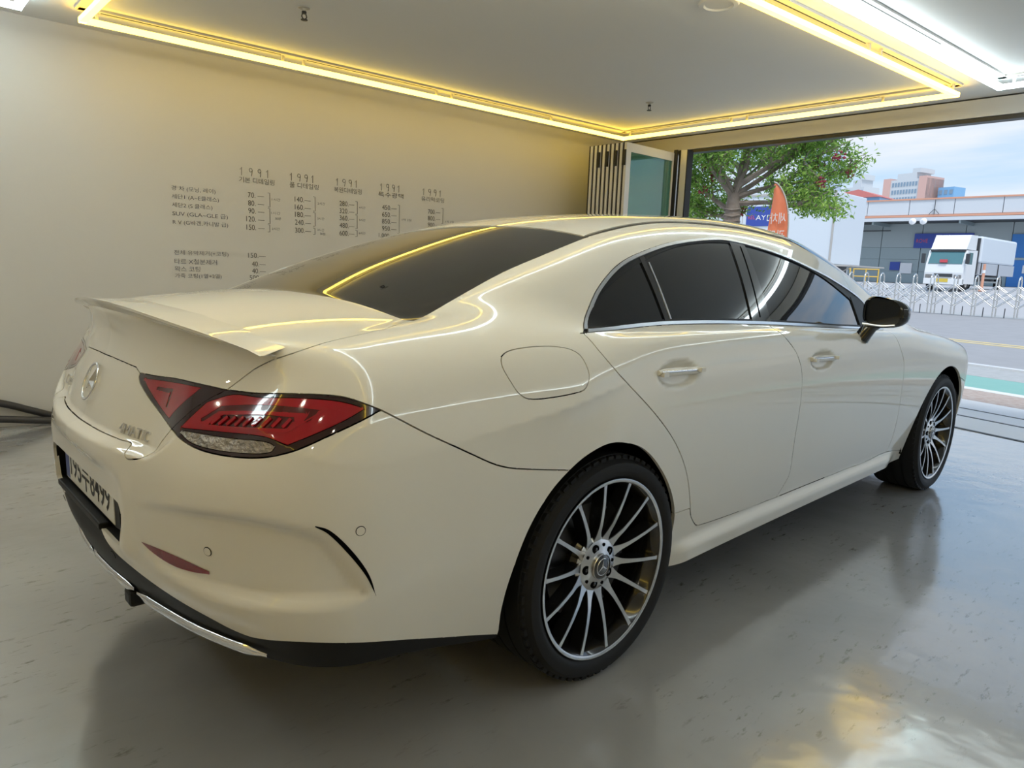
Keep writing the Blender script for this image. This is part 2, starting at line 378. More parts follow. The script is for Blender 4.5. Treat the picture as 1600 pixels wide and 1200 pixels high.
names = ['innermost', 'second', 'third', 'fourth', 'fifth', 'sixth', 'seventh', 'eighth', 'ninth', 'outermost']
NL = 9
for k in range(NL):
    t = folding_leaf(k, 2.470+k*.0555)
    t['label'] = ('white framed glass folding door leaf facing the car, nearest the opening' if k == 0 else
                  'folded door leaf edge closest to the left wall' if k == NL-1 else
                  'folded door leaf edge, %s behind the glass leaf that faces the car' % ['', 'first','second','third','fourth','fifth','sixth','seventh'][k])
    t['group'] = 'folding door leaves stacked at the left of the opening'
t = empty('door_jamb', (5.08, 2.36, 0)); tag(t, 'white door jamb post with black seals at the left end of the opening', 'door frame')
bm = BM(); box(bm, 0,.09,-.03,.045,0,2.475); obj('post', bm, M_DOORW, t)
bm = BM(); box(bm, -.012,.0,.045,.06,0,2.475); box(bm, .0,.10,-.042,-.030,0,2.475); box(bm, -.05,-.03,.06,.10,0,2.475); obj('seal', bm, M_SEAL, t)

def downlight(x, y, label):
    t = empty('ceiling_downlight', (x,y,CH)); tag(t, label, 'ceiling light', 'downlights behind the car')
    bm = BM(); lathe(bm, [(.050,-.002),(.062,-.008),(.075,-.004),(.075,0)], 32); obj('trim_ring', bm, M_RAIL, t, .8)
    bm = BM(); lathe(bm, [(.0001,-.003),(.052,-.003)], 24); obj('lamp_disc', bm, mat('downlight_lens', (1,1,1), .5, emit=(1,.88,.70), estr=SPOT), t)
for x, y, lb in ((-2.7,2.0,'by the left wall, nearer the car'),(-2.7,1.0,'second from the left wall, nearer the car'),(-2.7,-1.3,'just right of the car centre line'),(-2.7,-2.4,'over the right side, nearer the car'),
                 (-3.6,-3.4,'near the back right corner'),(-2.6,-3.6,'nearest the right wall'),(-3.9,1.6,'near the back left corner'),(-3.9,-1.4,'in the middle of the back')):
    downlight(x, y, 'round white ceiling downlight '+lb)

led_frame([(-4.9,-.05),(-.69,-.12),(-.92,-4.7),(-4.9,-4.6)], M_WARM, 'warm yellow LED tube frame on the ceiling behind and right of the car')

# ---------------------------------------------------------------- the street outside
M_APRON = mat('pale_concrete', (.70,.71,.73), .55, noise=(1.4,.6,(.60,.61,.63)))
M_BRICKS = mat('reddish_paver', (.40,.31,.27), .8, noise=(14,.8,(.52,.47,.44)))
M_GREEN = mat('green_cycle_lane', (.22,.46,.41), .7, noise=(3,.4,(.28,.50,.45)))
M_LINE = mat('white_road_paint', (.75,.76,.77), .7)
M_YELLOW = mat('yellow_road_paint', (.70,.56,.26), .7, noise=(5,.6,(.58,.50,.36)))
M_ROAD = mat('grey_asphalt', (.36,.36,.37), .85, noise=(2,.5,(.30,.30,.31)))
M_WALK = mat('speckled_sidewalk', (.46,.47,.47), .8, noise=(9,.7,(.36,.37,.37)))
M_YARD = mat('pale_yard_asphalt', (.46,.46,.47), .85, noise=(.5,.5,(.40,.40,.41)))
M_STEEL = mat('stainless_steel', (.78,.77,.74), .22, metal=1)
M_BOXW = mat('white_truck_panel', (.72,.78,.84), .35)
M_CABW = mat('white_truck_cab', (.84,.86,.87), .3)
M_BLUE = mat('blue_sign', (.045,.085,.40), .5)
M_WHITE = mat('white_lettering', (.85,.86,.88), .5)
M_REDL = mat('red_lettering', (.65,.09,.11), .5)
M_ORANGE = mat('orange_trim', (.72,.36,.24), .6)
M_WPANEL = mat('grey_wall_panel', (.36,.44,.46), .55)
M_WHITEW = mat('white_parapet_panel', (.66,.70,.74), .5)
M_DARKM = mat('dark_metal', (.05,.055,.06), .5)
M_WIND = mat('windscreen_glass', (.10,.22,.23), .05, coat=1)
M_BDOOR = mat('blue_steel_door', (.04,.22,.62), .45)
M_SAFE = mat('yellow_safety_paint', (.80,.52,.10), .5)
UX = Vector((.262,.965,0)).normalized(); UN = Vector((UX.y,-UX.x,0))        # street direction, and across it away from the bay
def st(d, along, z=0): return UN*d + UX*along + Vector((0,0,z))
def strip(name, d0, d1, m, z=0.0, a0=-60, a1=60, th=.1, top=None):
    bm = BM(); L = [st(d0,a0),st(d0,a1),st(d1,a1),st(d1,a0)]
    hexa(bm, [v+Vector((0,0,z-th)) for v in L], [v+Vector((0,0,z)) for v in L]); return tag(obj(name, bm, m), kind='structure')
# the apron between the bay floor and the street line
bm = BM(); P = [(5.02,4.6,0),(4.98,-9,0),tuple(st(6.62,-11)),tuple(st(6.62,9)),(5.02,9,0)]
for z in (0,): 
    lo = [bm.verts.new((p[0],p[1],-.12)) for p in P]; hi = [bm.verts.new((p[0],p[1],-.002)) for p in P]
    bm.faces.new(hi); bm.faces.new(lo[::-1])
    for i in range(len(P)): bm.faces.new((lo[i],lo[(i+1)%len(P)],hi[(i+1)%len(P)],hi[i]))
tag(obj('apron', bm, M_APRON), kind='structure')
for d, w in ((5.63,.035),(6.04,.03),(5.02,.04)):
    bm = BM(); L = [st(d,-9),st(d,7),st(d+w,7),st(d+w,-9)]
    hexa(bm, [v+Vector((0,0,-.02)) for v in L], [v+Vector((0,0,.004 if d < 5.1 else .001)) for v in L]); tag(obj('trim_5', bm, M_DARKM), kind='structure')
strip('paving', 6.62, 7.38, M_BRICKS, -.001); strip('kerb_line', 7.38, 7.56, M_LINE, .002)
strip('cycle_lane', 7.56, 8.65, M_GREEN, 0); strip('sidewalk', 8.65, 9.75, M_WALK, .002)
strip('kerb', 9.75, 9.9, M_APRON, .03); strip('road', 9.9, 26.2, M_ROAD, -.01, -80, 80); strip('road_line', 13.9, 14.12, M_YELLOW, -.004, -70, 70); strip('road_line', 14.32, 14.54, M_YELLOW, -.004, -70, 70)
strip('gate_sill', 26.2, 28.6, M_WALK, 0, -80, 80)
bm = BM(); L0 = [st(28.6,-90),st(28.6,90)]; L1 = [st(37,90,.86),st(37,-90,.86)]; L2 = [st(120,160,1.15),st(120,-160,1.15)]
a0, a1 = [bm.verts.new(p) for p in L0]; b1, b0 = [bm.verts.new(p) for p in L1]; c1, c0 = [bm.verts.new(p) for p in L2]
d = [bm.verts.new(tuple(p)) for p in (st(28.6,-90,-.4),st(28.6,90,-.4),st(120,160,-.4),st(120,-160,-.4))]
bm.faces.new((a0,a1,b1,b0)); bm.faces.new((b0,b1,c1,c0)); bm.faces.new((d[0],d[3],d[2],d[1])); bm.faces.new((a1,a0,d[0],d[1])); bm.faces.new((c0,c1,d[2],d[3]))
bm.faces.new((a0,b0,c0,d[3],d[0])); bm.faces.new((a1,d[1],d[2],c1,b1))
tag(obj('yard', bm, M_YARD), kind='structure')

# retractable steel gate: arches joined by scissor bars
def arch_bm(h=1.46, w=.42, r=.024):
    bm = BM(); rr = w/2; pts = [(-rr,0,.02),(-rr,0,.7),(-rr,0,h-rr)]
    pts += [(-rr*math.cos(t), 0, h-rr+rr*math.sin(t)) for t in [PI*k/10 for k in range(1,10)]]
    pts += [(rr,0,h-rr),(rr,0,.7),(rr,0,.02)]
    tube(bm, pts, r, 8); return bm
def gate_section(y0, n, dy, label):
    t = empty('retractable_gate', (28.45, y0, 0)); tag(t, label, 'gate')
    a = obj('arch', arch_bm(), M_STEEL, t, .8); a.rotation_euler = (0,0,0)
    for k in range(1, n):
        c = a.copy(); C.objects.link(c); c.parent = t; c.location = (0, -dy*k, 0)
    bm = BM(); L = math.hypot(dy, .52)
    tube(bm, [(0,0,0),(0,-dy,.52)], .017, 6); up = bpy.data.meshes.new('scissor_bar'); bm.to_mesh(up); bm.free(); smooth_by_angle(up,.8); up.materials.append(M_STEEL)
    bm = BM(); tube(bm, [(0,0,.52),(0,-dy,0)], .017, 6); dn = bpy.data.meshes.new('scissor_bar'); bm.to_mesh(dn); bm.free(); smooth_by_angle(dn,.8); dn.materials.append(M_STEEL)
    bm = BM(); tube(bm, [(-.23,0,0),(.23,0,0)], .028, 8); nd = bpy.data.meshes.new('pivot_rod'); bm.to_mesh(nd); bm.free(); nd.materials.append(M_STEEL)
    for k in range(n-1):
        for z in (.34,.60):
            for x in (-.17,.17):
                for me in (up, dn):
                    o = link('scissor_bar', me, None, t); o.location = (x, -dy*k, z)
            o = link('pivot_rod', nd, None, t); o.location = (0, -dy*(k+.5), z+.26)
    bm = BM(); tube(bm, [(0,0,0),(0,0,.34)], .016, 6); lg = bpy.data.meshes.new('support_leg'); bm.to_mesh(lg); bm.free(); lg.materials.append(M_DARKM)
    for k in range(n-1):
        o = link('support_leg', lg, None, t); o.location = (-.05, -dy*(k+.5), 0.0)
    return t
gate_section(11.55, 9, .60, 'stainless retractable scissor gate section left of the pair of touching arches')
gate_section(6.62, 16, .66, 'stainless retractable scissor gate section in front of the white truck')

# white delivery truck in the yard
def yard_z(x, y):
    d = Vector((x,y,0)).dot(UN)
    return 0 if d < 28.6 else (.86*(d-28.6)/8.4 if d < 37 else .86+.29*(d-37)/83)
tz = yard_z(40,9.5)+.005
T = empty('box_truck', (39.15, 9.46, tz), rz=math.radians(-2)); tag(T, 'white box truck with roof deflector parked in the yard behind the gate', 'truck')
def tp(name, bm, m, parent=T, smooth=None): return obj(name, bm, m, parent, smooth)
W2 = .88
bm = BM(); prism(bm, [(0,.35),(-.06,.9),(.0,1.30),(.30,2.02),(1.75,2.06),(1.75,.35)], -W2, W2, Matrix(((1,0,0,0),(0,0,1,0),(0,1,0,0),(0,0,0,1)))); cab = tp('cab', bm, M_CABW)
RXZ = Matrix(((1,0,0,0),(0,0,1,0),(0,1,0,0),(0,0,0,1)))
bm = BM(); prism(bm, [(.25,2.07),(.75,2.80),(1.72,2.82),(1.72,2.07)], -W2*.92, W2*.92, RXZ); tp('roof_deflector', bm, M_CABW)
bm = BM(); hexa(bm, [(.005,-W2*.88,1.34),(.005,W2*.88,1.34),(.27,W2*.86,1.94),(.27,-W2*.86,1.94)], [(-.02,-W2*.88,1.35),(-.02,W2*.88,1.35),(.245,W2*.86,1.95),(.245,-W2*.86,1.95)]); tp('windscreen', bm, M_WIND)
bm = BM(); box(bm, .20,.30,-W2*.9,W2*.9,1.95,2.04); tp('sun_visor', bm, M_DARKM)
for s in (-1,1):
    bm = BM(); hexa(bm, [(.35,s*(W2+.004),1.34),(1.10,s*(W2+.004),1.34),(1.10,s*(W2+.004),1.92),(.50,s*(W2+.004),1.92)], [(.35,s*(W2-.02),1.34),(1.10,s*(W2-.02),1.34),(1.10,s*(W2-.02),1.92),(.50,s*(W2-.02),1.92)]); tp('side_window', bm, M_WIND)
    bm = BM(); box(bm, -.12,.0,s*(W2+.04),s*(W2+.22),1.35,1.85, bev=.03); tp('mirror', bm, M_DARKM)
    bm = BM(); box(bm, -.085,-.03,s*.50,s*.82,.62,.80, bev=.015); tp('headlamp', bm, M_CLEAR)
bm = BM(); box(bm, -.09,-.02,-.42,.42,.68,.84); tp('grille', bm, M_DARKM)
bm = BM(); box(bm, -.10,.2,-W2,W2,.30,.60, bev=.02); tp('bumper', bm, M_CABW)
bm = BM(); box(bm, -.115,-.10,-.26,.26,.42,.60); tp('number_plate', bm, mat('yellow_plate', (.75,.55,.08), .5))
bm = BM(); box(bm, -.10,-.03,-.12,.22,1.40,1.55); tp('dashboard_sign', bm, M_REDL)
bm = BM(); box(bm, 2.0,8.0,-.98,.98,1.45,2.80, bev=.10); cb = tp('cargo_box', bm, M_BOXW)
bm = BM(); box(bm, 2.0,8.0,-.99,.99,.85,1.44, bev=.01); tp('lower_side_panel', bm, mat('grey_side_gate', (.50,.53,.58), .4))
bm = BM(); box(bm, 1.2,8.0,-.45,.45,.50,.84); tp('chassis', bm, M_DARKM)
bm = BM(); 
for z in (.45,.66): box(bm, 2.6,5.4,-.97,-.93,z,z+.09); box(bm, 2.6,5.4,.93,.97,z,z+.09)
tp('side_guard', bm, M_STEEL)
bm = BM(); tube(bm, [(2.15,-1.01,.9),(2.15,-1.01,1.45)], .03, 6); tube(bm, [(5,-1.01,.8),(5,-1.01,1.45)], .03, 6); tp('panel_post', bm, M_DARKM)
def whl(x, y, par, r=.40, w=.22):
    bm = BM(); lathe(bm, [(r*.55,-w/2),(r*.9,-w/2),(r,-w*.35),(r,w*.35),(r*.9,w/2),(r*.55,w/2),(r*.55,-w/2)], 28, Matrix.Translation((x,y,r)) @ Matrix.Rotation(PI/2,4,'X'))
    o = obj('wheel', bm, M_RUBBER, par, .6)
    bm = BM(); lathe(bm, [(.0001,-w*.3),(r*.56,-w*.42),(r*.56,w*.42),(.0001,w*.3)], 20, Matrix.Translation((x,y,r)) @ Matrix.Rotation(PI/2,4,'X')); obj('rim', bm, M_RAIL, o, .6)
for x in (.65,6.2):
    for s in (-1,1): whl(x, s*.76, T)
bm = BM(); box(bm, 1.82,1.95,-.9,.9,.9,2.7); tp('headboard', bm, M_DARKM)

# container truck, side on, nearer on the left
B = empty('container_truck', (20.95, 7.5, .0)); tag(B, 'large white container truck body standing behind the tree and the orange flag', 'truck')
bm = BM(); box(bm, 0,2.4,0,9.2,1.62,3.84, bev=.03); cont = obj('container_body', bm, M_BOXW, B)
for i in range(1,6):
    bm = BM(); box(bm, -.012,-.001,i*1.55-.012,i*1.55+.012,1.66,3.8); obj('panel_seam', bm, M_RAIL, B)
bm = BM(); box(bm, -.03,0,0,9.2,3.79,3.86); box(bm, -.03,0,-.03,.03,1.6,3.86); obj('edge_rail', bm, M_RAIL, B)
bm = BM(); box(bm, .3,2.1,.3,9.0,.75,1.6); obj('chassis', bm, M_DARKM, B)
bm = BM(); box(bm, .05,2.35,.35,1.7,.62,1.55, bev=.02); obj('side_locker', bm, M_CABW, B)
bm = BM(); box(bm, -.3,2.5,-.75,.0,1.56,1.60); tube(bm, [(0,-.7,1.56),(0,.0,1.15)], .02, 6); obj('tail_platform', bm, M_RAIL, B)
bm = BM(); box(bm, .02,.1,.4,1.6,1.40,1.54); obj('warning_strip', bm, M_REDL, B)
for x in (.35,2.05):
    for y in (1.5,2.7,7.6): whl_ = None
def whly(x, y, par, r=.5, w=.28):
    bm = BM(); lathe(bm, [(r*.55,-w/2),(r*.9,-w/2),(r,-w*.35),(r,w*.35),(r*.9,w/2),(r*.55,w/2),(r*.55,-w/2)], 28, Matrix.Translation((x,y,r)) @ Matrix.Rotation(PI/2,4,'Y'))
    o = obj('wheel', bm, M_RUBBER, par, .6)
    bm = BM(); lathe(bm, [(.0001,-w*.3),(r*.56,-w*.42),(r*.56,w*.42),(.0001,w*.3)], 20, Matrix.Translation((x,y,r)) @ Matrix.Rotation(PI/2,4,'Y')); obj('rim', bm, M_RAIL, o, .6)
for x in (.35,2.05):
    for y in (2.4,3.6,7.6): whly(x, y, B)
bm = BM(); box(bm, -.022,-.010,1.62,2.95,2.82,3.46); sg = obj('side_sign', bm, M_BLUE, B)
def facing_text(s, loc, w, h, m, parent, rot=None, thin=0, mirror=False, name='lettering'):
    """text readable when looking along +x (or mirrored)"""
    me = text_mesh(s, w, h, thin=thin, depth=0)
    o = link(name, me, m, parent)
    X = Vector((0,-1,0)); Y = Vector((0,0,1)); Z = Vector((-1,0,0))
    M = Matrix((X, Y, Z)).transposed().to_4x4(); M.translation = Vector(loc)
    if mirror: M = M @ Matrix.Scale(-1,4,(1,0,0))
    o.matrix_local = M; return o
facing_text('DPC', (-.026,2.20,2.98), .52, .20, M_WHITE, B)
facing_text('REL', (-.026,2.88,3.05), .26, .12, M_REDL, B)
facing_text('AY', (-.026,2.60,3.02), .36, .16, M_WHITE, B)

# warehouse
Wh = empty('warehouse', (70,18,1.0)); tag(Wh, 'long low warehouse with white parapet and orange edge lines behind the truck', 'building')
def wp(name, x0,x1,y0,y1,z0,z1,m,bev=0):
    bm = BM(); box(bm, x0,x1,y0,y1,z0,z1, bev=bev); return obj(name, bm, m, Wh)
Z0 = -.0
npan = 0
ya = 22
while ya > -26:
    wp('parapet_panel', 0,.3, ya-3.62, ya-.03, 6.15,7.45, M_WHITEW); ya -= 3.65
wp('roof_edge', -.1,.4,-26,22,7.45,7.58,M_ORANGE); wp('parapet_base_trim', -.12,.3,-26,22,5.93,6.12,M_ORANGE)
wp('canopy_edge', -.15,.25,-26,22,5.60,5.90,M_WHITEW); wp('canopy_soffit', .25,4.4,-26,22,5.66,5.80,M_DARKM)
wp('roof', .3,30,-26,22,7.0,7.3,M_WPANEL)
ya = 22; k = 0
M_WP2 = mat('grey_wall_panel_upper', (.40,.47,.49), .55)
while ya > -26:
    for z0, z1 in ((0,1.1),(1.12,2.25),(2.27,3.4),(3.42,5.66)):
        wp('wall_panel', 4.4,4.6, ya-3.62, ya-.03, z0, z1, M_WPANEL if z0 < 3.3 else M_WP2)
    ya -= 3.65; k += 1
wp('wall_core', 4.6,29,-26,22,-.3,7.0,M_WPANEL)
for y in (21.5, 14.2, 6.9, -.4, -7.7, -15): wp('canopy_bracket', .3,4.4,y-.08,y+.08,5.35,5.66,M_WPANEL); 
wp('pipe_run', 3.9,4.0,6.5,22,4.95,5.05,M_DARKM)
sgn = wp('sign_board', 4.2,4.39,-.6,4.35,3.35,4.72,M_BLUE)
facing_text('품질', (4.19,2.55,4.10), 1.25, .48, M_WHITE, Wh); facing_text('Quality', (4.19,2.65,3.45), 2.7, .55, M_WHITE, Wh); facing_text('ROVE', (4.19,4.15,3.85), 1.0, .36, M_REDL, Wh)
wp('blue_door', 4.2,4.38,-14.0,-3.6,.0,4.6,M_BDOOR); wp('door_rail', 4.12,4.2,-14.0,-3.6,2.35,2.55,M_WPANEL); wp('door_notice', 4.1,4.2,-5.6,-4.7,1.2,1.9,M_WHITE)
wp('notice_board', 4.25,4.39,5.4,6.3,1.2,2.0,M_BLUE); wp('notice_board', 4.25,4.39,4.3,5.35,.9,1.9,M_WHITE)
for y in (3.1, 2.2):
    bm = BM(); lathe(bm, [(.0001,0),(.30,.05),(.30,.12),(.0001,.35)], 20, Matrix.Translation((-.3,y+.1,5.50)) @ Matrix.Rotation(-PI/2*.8,4,'Y')); obj('floodlight', bm, M_WHITE, Wh, .6)
bm = BM(); box(bm, -.3,0,9.3,11.2,5.42,5.60); obj('canopy_sign', bm, M_WHITE, Wh)
for y in (18.6, 10.5, 1.6):
    bm = BM(); tube(bm, [(-.16,y,6.15),(-.16,y,7.4)], .03, 6); tube(bm, [(-.16,y-.4,6.16),(-.16,y,6.6),(-.16,y+.4,6.16)], .03, 6); obj('wall_bracket', bm, M_DARKM, Wh)

# yellow safety barrier and people-height clutter near the warehouse
def barrier(x, y, label):
    t = empty('safety_barrier', (x,y,yard_z(x,y))); tag(t, label, 'barrier', None)
    for s in (-1,0,1):
        bm = BM(); tube(bm, [(0,s*.75,0),(0,s*.75,1.0)], .04, 8); obj('post', bm, M_SAFE, t)
    for z in (.5,.95):
        bm = BM(); tube(bm, [(0,-.75,z),(0,.75,z)], .035, 8); obj('rail', bm, M_SAFE, t)
barrier(44.6, 17.0, 'yellow tubular safety barrier left of the truck, the far one of two')
barrier(45.4, 15.6, 'yellow tubular safety barrier left of the truck, the near one of two')
t = empty('traffic_post', (39.9, 7.9, yard_z(39.9,7.9))); tag(t, 'orange delineator post standing beside the truck cab', 'post')
bm = BM(); lathe(bm, [(.0001,0),(.20,0),(.20,.05),(.07,.07),(.06,1.35),(.0001,1.36)], 16); obj('post', bm, M_ORANGE, t, .6)
bm = BM(); lathe(bm, [(.072,.9),(.072,1.05)], 16); obj('reflective_band', bm, M_WHITE, t)

# towers far away
M_TOWER = mat('pale_tower_concrete', (.60,.63,.66), .7); M_TPINK = mat('pink_tower_end', (.66,.42,.37), .7); M_TGLASS = mat('bluish_far_window', (.23,.32,.42), .3); M_TBLUE = mat('blue_tower_glass', (.20,.42,.68), .3); M_RROOF = mat('red_far_roof', (.62,.20,.18), .7)
def tower(loc, w, dpt, h, label, cols, rows, body, ends=None, win=M_TGLASS, rz=0, top=True):
    t = empty('tower_block', loc, rz=rz); tag(t, label, 'building')
    bm = BM(); box(bm, 0,dpt,-w/2,w/2,-loc[2]-2,h); obj('wall', bm, body, t)
    if ends:
        for s in (-1,1):
            bm = BM(); box(bm, -.4,dpt,s*w/2-(3.2 if s > 0 else 0),s*w/2+(3.2 if s < 0 else 0),-loc[2],h*1.0+.8); obj('end_bay', bm, ends, t)
    cw = (w-(7.5 if ends else 0))/cols; rh = 3.1
    bm = BM(); box(bm, -.16,0,-cw*.30,cw*.30,-.85,.85); me = bpy.data.meshes.new('window'); bm.to_mesh(me); bm.free(); me.materials.append(win)
    for r in range(rows):
        for c in range(cols):
            o = link('window', me, None, t); o.location = (0, (c-(cols-1)/2)*cw, h-2-r*rh)
    if top:
        bm = BM(); box(bm, 1,dpt-1,-w*.22,w*.22,h,h+2.6); box(bm, 1,dpt-1,-w*.30,-w*.12,h+2.6,h+4.4); obj('rooftop_block', bm, body, t)
    return t
tower((330,111.5,30), 19.0, 12, 13.6, 'white and pink apartment tower with rows of windows on the skyline', 9, 5, M_TOWER, M_TPINK, rz=-.25)
tower((332,96,30), 6.5, 8, 9.8, 'blue glass building at the right of the pink tower', 3, 3, M_TBLUE, None, M_TGLASS, -.25, False)
tower((262,104.5,22), 7.5, 8, 11.2, 'stepped grey tower cluster left of the pink tower', 4, 4, M_TOWER, None, M_TGLASS, -.3)
tower((202,93.5,18), 8.0, 9, 18.8, 'bluish tower half hidden behind the right side of the tree', 4, 6, mat('pale_blue_tower', (.42,.50,.62), .6), None, M_TGLASS, -.3, False)
t = empty('low_hall', (155,63,14)); tag(t, 'low hall with a red roof just above the warehouse', 'building')
bm = BM(); box(bm, 0,12,-7,6,-13,4.0); obj('wall', bm, M_TBLUE, t)
bm = BM(); prism(bm, [(-7.5,4.0),(-3,5.6),(6.5,4.0)], -1, 13, Matrix(((0,0,1,0),(1,0,0,0),(0,1,0,0),(0,0,0,1)))); obj('roof', bm, M_RROOF, t)

# street tree in front of the opening
random.seed(5)
M_BARK = mat('grey_brown_bark', (.24,.19,.16), .85, noise=(9,.8,(.38,.32,.28)), bump=(25,.8))
def leaf_mat():
    m = bpy.data.materials.new('leaf_green'); nt = nodes_of(m); N = nt.nodes.new; L = nt.links.new
    out = N('ShaderNodeOutputMaterial'); p = N('ShaderNodeBsdfPrincipled'); at_ = N('ShaderNodeAttribute'); at_.attribute_name = 'tint'
    r = N('ShaderNodeValToRGB'); e = r.color_ramp.elements; e[0].color = (.12,.28,.05,1); e[1].color = (.50,.72,.16,1); L(at_.outputs['Fac'], r.inputs[0]); L(r.outputs[0], p.inputs['Base Color'])
    p.inputs['Roughness'].default_value = .5
    tr = N('ShaderNodeBsdfTranslucent'); L(r.outputs[0], tr.inputs[0]); mx = N('ShaderNodeMixShader'); mx.inputs[0].default_value = .4
    L(p.outputs[0], mx.inputs[1]); L(tr.outputs[0], mx.inputs[2]); L(mx.outputs[0], out.inputs[0]); return m
M_LEAF = leaf_mat(); M_SEED = mat('dark_red_seed', (.34,.05,.08), .6)
TB = Vector((6.96,2.84,0))
tree = empty('street_tree', TB); tag(tree, 'street tree with narrow green leaves and dark red seed clusters outside the opening', 'tree')
bm = BM(); tube(bm, [(0,.02,0),(0,.01,.8),(.0,0,1.5),(.01,0,1.98),(.02,.01,2.22)], .1, 14, radii=[.15,.12,.105,.10,.075])
for z in (1.70,1.78,1.87,1.94,2.02): tube(bm, [(.103*math.cos(a_),.103*math.sin(a_),z+.01*math.sin(3*a_)) for a_ in [2*PI*i/14 for i in range(14)]], .011, 5, closed=True)
obj('trunk', bm, M_BARK, tree, .9)
twigs = []
def branch(p, d, ln, r, lv):
    p = Vector(p); d = Vector(d).normalized(); pts = [p.copy()]; n = 5
    for i in range(n):
        d = (d + Vector((random.uniform(-.22,.22),random.uniform(-.22,.22),random.uniform(-.10,.20)))).normalized()
        p = p + d*ln/n; pts.append(p.copy())
        if lv < 2 and i >= 1:
            for q in range(2 if lv == 0 else 1):
                s = d.cross(Vector((0,0,1))).normalized()*random.choice((-1,1)); dd = (d*.7+s*random.uniform(.5,1)+Vector((0,0,random.uniform(-.25,.45))))
                branch(p, dd, ln*random.uniform(.45,.65), r*.55, lv+1)
        if lv >= 1: twigs.append((p.copy(), d.copy()))
    BR.append((pts, [max(r*(1-.75*i/n),.004) for i in range(n+1)]))
BR = []
for d0, ln, z in (((-.1,.9,.35),.85,2.0),((.35,-.9,.30),1.05,2.16),((.6,-.6,.62),1.2,2.2),((0,.55,.9),1.15,2.2),((.3,.1,1),1.3,2.22),((-.5,.25,.6),.8,2.15),((.25,.95,-.02),.75,1.93),((.45,-1,.10),.95,2.10),((-.2,-.6,.9),.9,2.2),((.8,.4,.6),1.1,2.2),((.2,-1,.55),1.15,2.3)):
    branch((.02,0,z), d0, ln, .042, 0)
bm = BM()
for pts, rad in BR: tube(bm, pts, .02, 6, radii=rad)
obj('branch', bm, M_BARK, tree, .9)
V = []; Fc = []; tint = []
for p, d in twigs:
    for j in range(12):
        c = p + Vector((random.gauss(0,.075),random.gauss(0,.075),random.gauss(-.01,.055)))
        ax = Vector((random.gauss(0,1),random.gauss(0,1),random.gauss(-.5,.7))).normalized(); sd = ax.cross(Vector((random.gauss(0,1),random.gauss(0,1),random.gauss(0,1)))).normalized()
        l = random.uniform(.05,.085); w = l*.16; n_ = ax.cross(sd)*w*.5
        b0 = len(V); V += [c, c+ax*l*.45+sd*w+n_, c+ax*l, c+ax*l*.45-sd*w+n_]; Fc += [(b0,b0+1,b0+2),(b0,b0+2,b0+3)]
        tint += [min(max(random.gauss(.45,.28),0),1)]*4
me = bpy.data.meshes.new('foliage'); me.from_pydata([tuple(v) for v in V], [], Fc); at_ = me.attributes.new('tint','FLOAT','POINT'); at_.data.foreach_set('value', tint)
fo = link('foliage', me, M_LEAF, tree); fo['kind'] = 'stuff'
for i in range(30):
    p, d = random.choice(twigs); bm = BM()
    for j in range(26):
        c = p + Vector((random.gauss(0,.03),random.gauss(0,.03),random.gauss(-.03,.035))); bmesh.ops.create_icosphere(bm, subdivisions=1, radius=random.uniform(.010,.019), matrix=Matrix.Translation(c))
    obj('seed_cluster', bm, M_SEED, tree)

# orange feather flag (seen from behind, so its lettering is reversed)
M_FLAG = mat('orange_flag_cloth', (.86,.24,.12), .7, noise=(9,.25,(.92,.40,.25)))
fl = empty('feather_flag', (6.62,1.92,0)); tag(fl, 'orange feather flag with reversed white lettering beside the tree', 'flag')
pole = [(0,-.03,0),(0,-.03,1.1),(0,-.03,1.62),(0,-.022,1.84),(0,.012,2.02),(0,.07,2.16),(0,.145,2.26),(0,.205,2.295)]
bm = BM(); tube(bm, catmull(pole,5), .008, 8); obj('pole', bm, M_RAIL, fl, .8)
bm = BM(); box(bm, -.22,.22,-.22,.22,0,.10, bev=.02); obj('base', bm, M_DARKM, fl)
pr = catmull([(y,z) for _,y,z in pole if z > .4]+[], 5); left = catmull([(.205,2.27),(.20,2.1),(.215,1.9),(.235,1.6),(.25,1.2),(.25,.55)], 5)
rt_ = [q for q in pr if q[1] > .5]
n = 26; bm = BM(); rows_ = []
for i in range(n+1):
    z = 2.27-(2.27-.55)*i/n
    yr = np.interp(z, [q[1] for q in rt_], [q[0] for q in rt_]); yl = np.interp(z, [q[1] for q in left][::-1], [q[0] for q in left][::-1])
    rows_.append([bm.verts.new((.012*math.sin(7*t_+3*z)*t_, yr+(yl-yr)*t_, z)) for t_ in [k/8 for k in range(9)]])
for i in range(n):
    for k in range(8): bm.faces.new((rows_[i][k],rows_[i][k+1],rows_[i+1][k+1],rows_[i+1][k]))
cl = obj('cloth', bm, M_FLAG, fl, .9)
facing_text('세차', (-.025,.0,1.80), .20, .13, M_WHITE, fl, mirror=True); facing_text('광택', (-.025,.0,1.60), .21, .13, M_WHITE, fl, mirror=True)

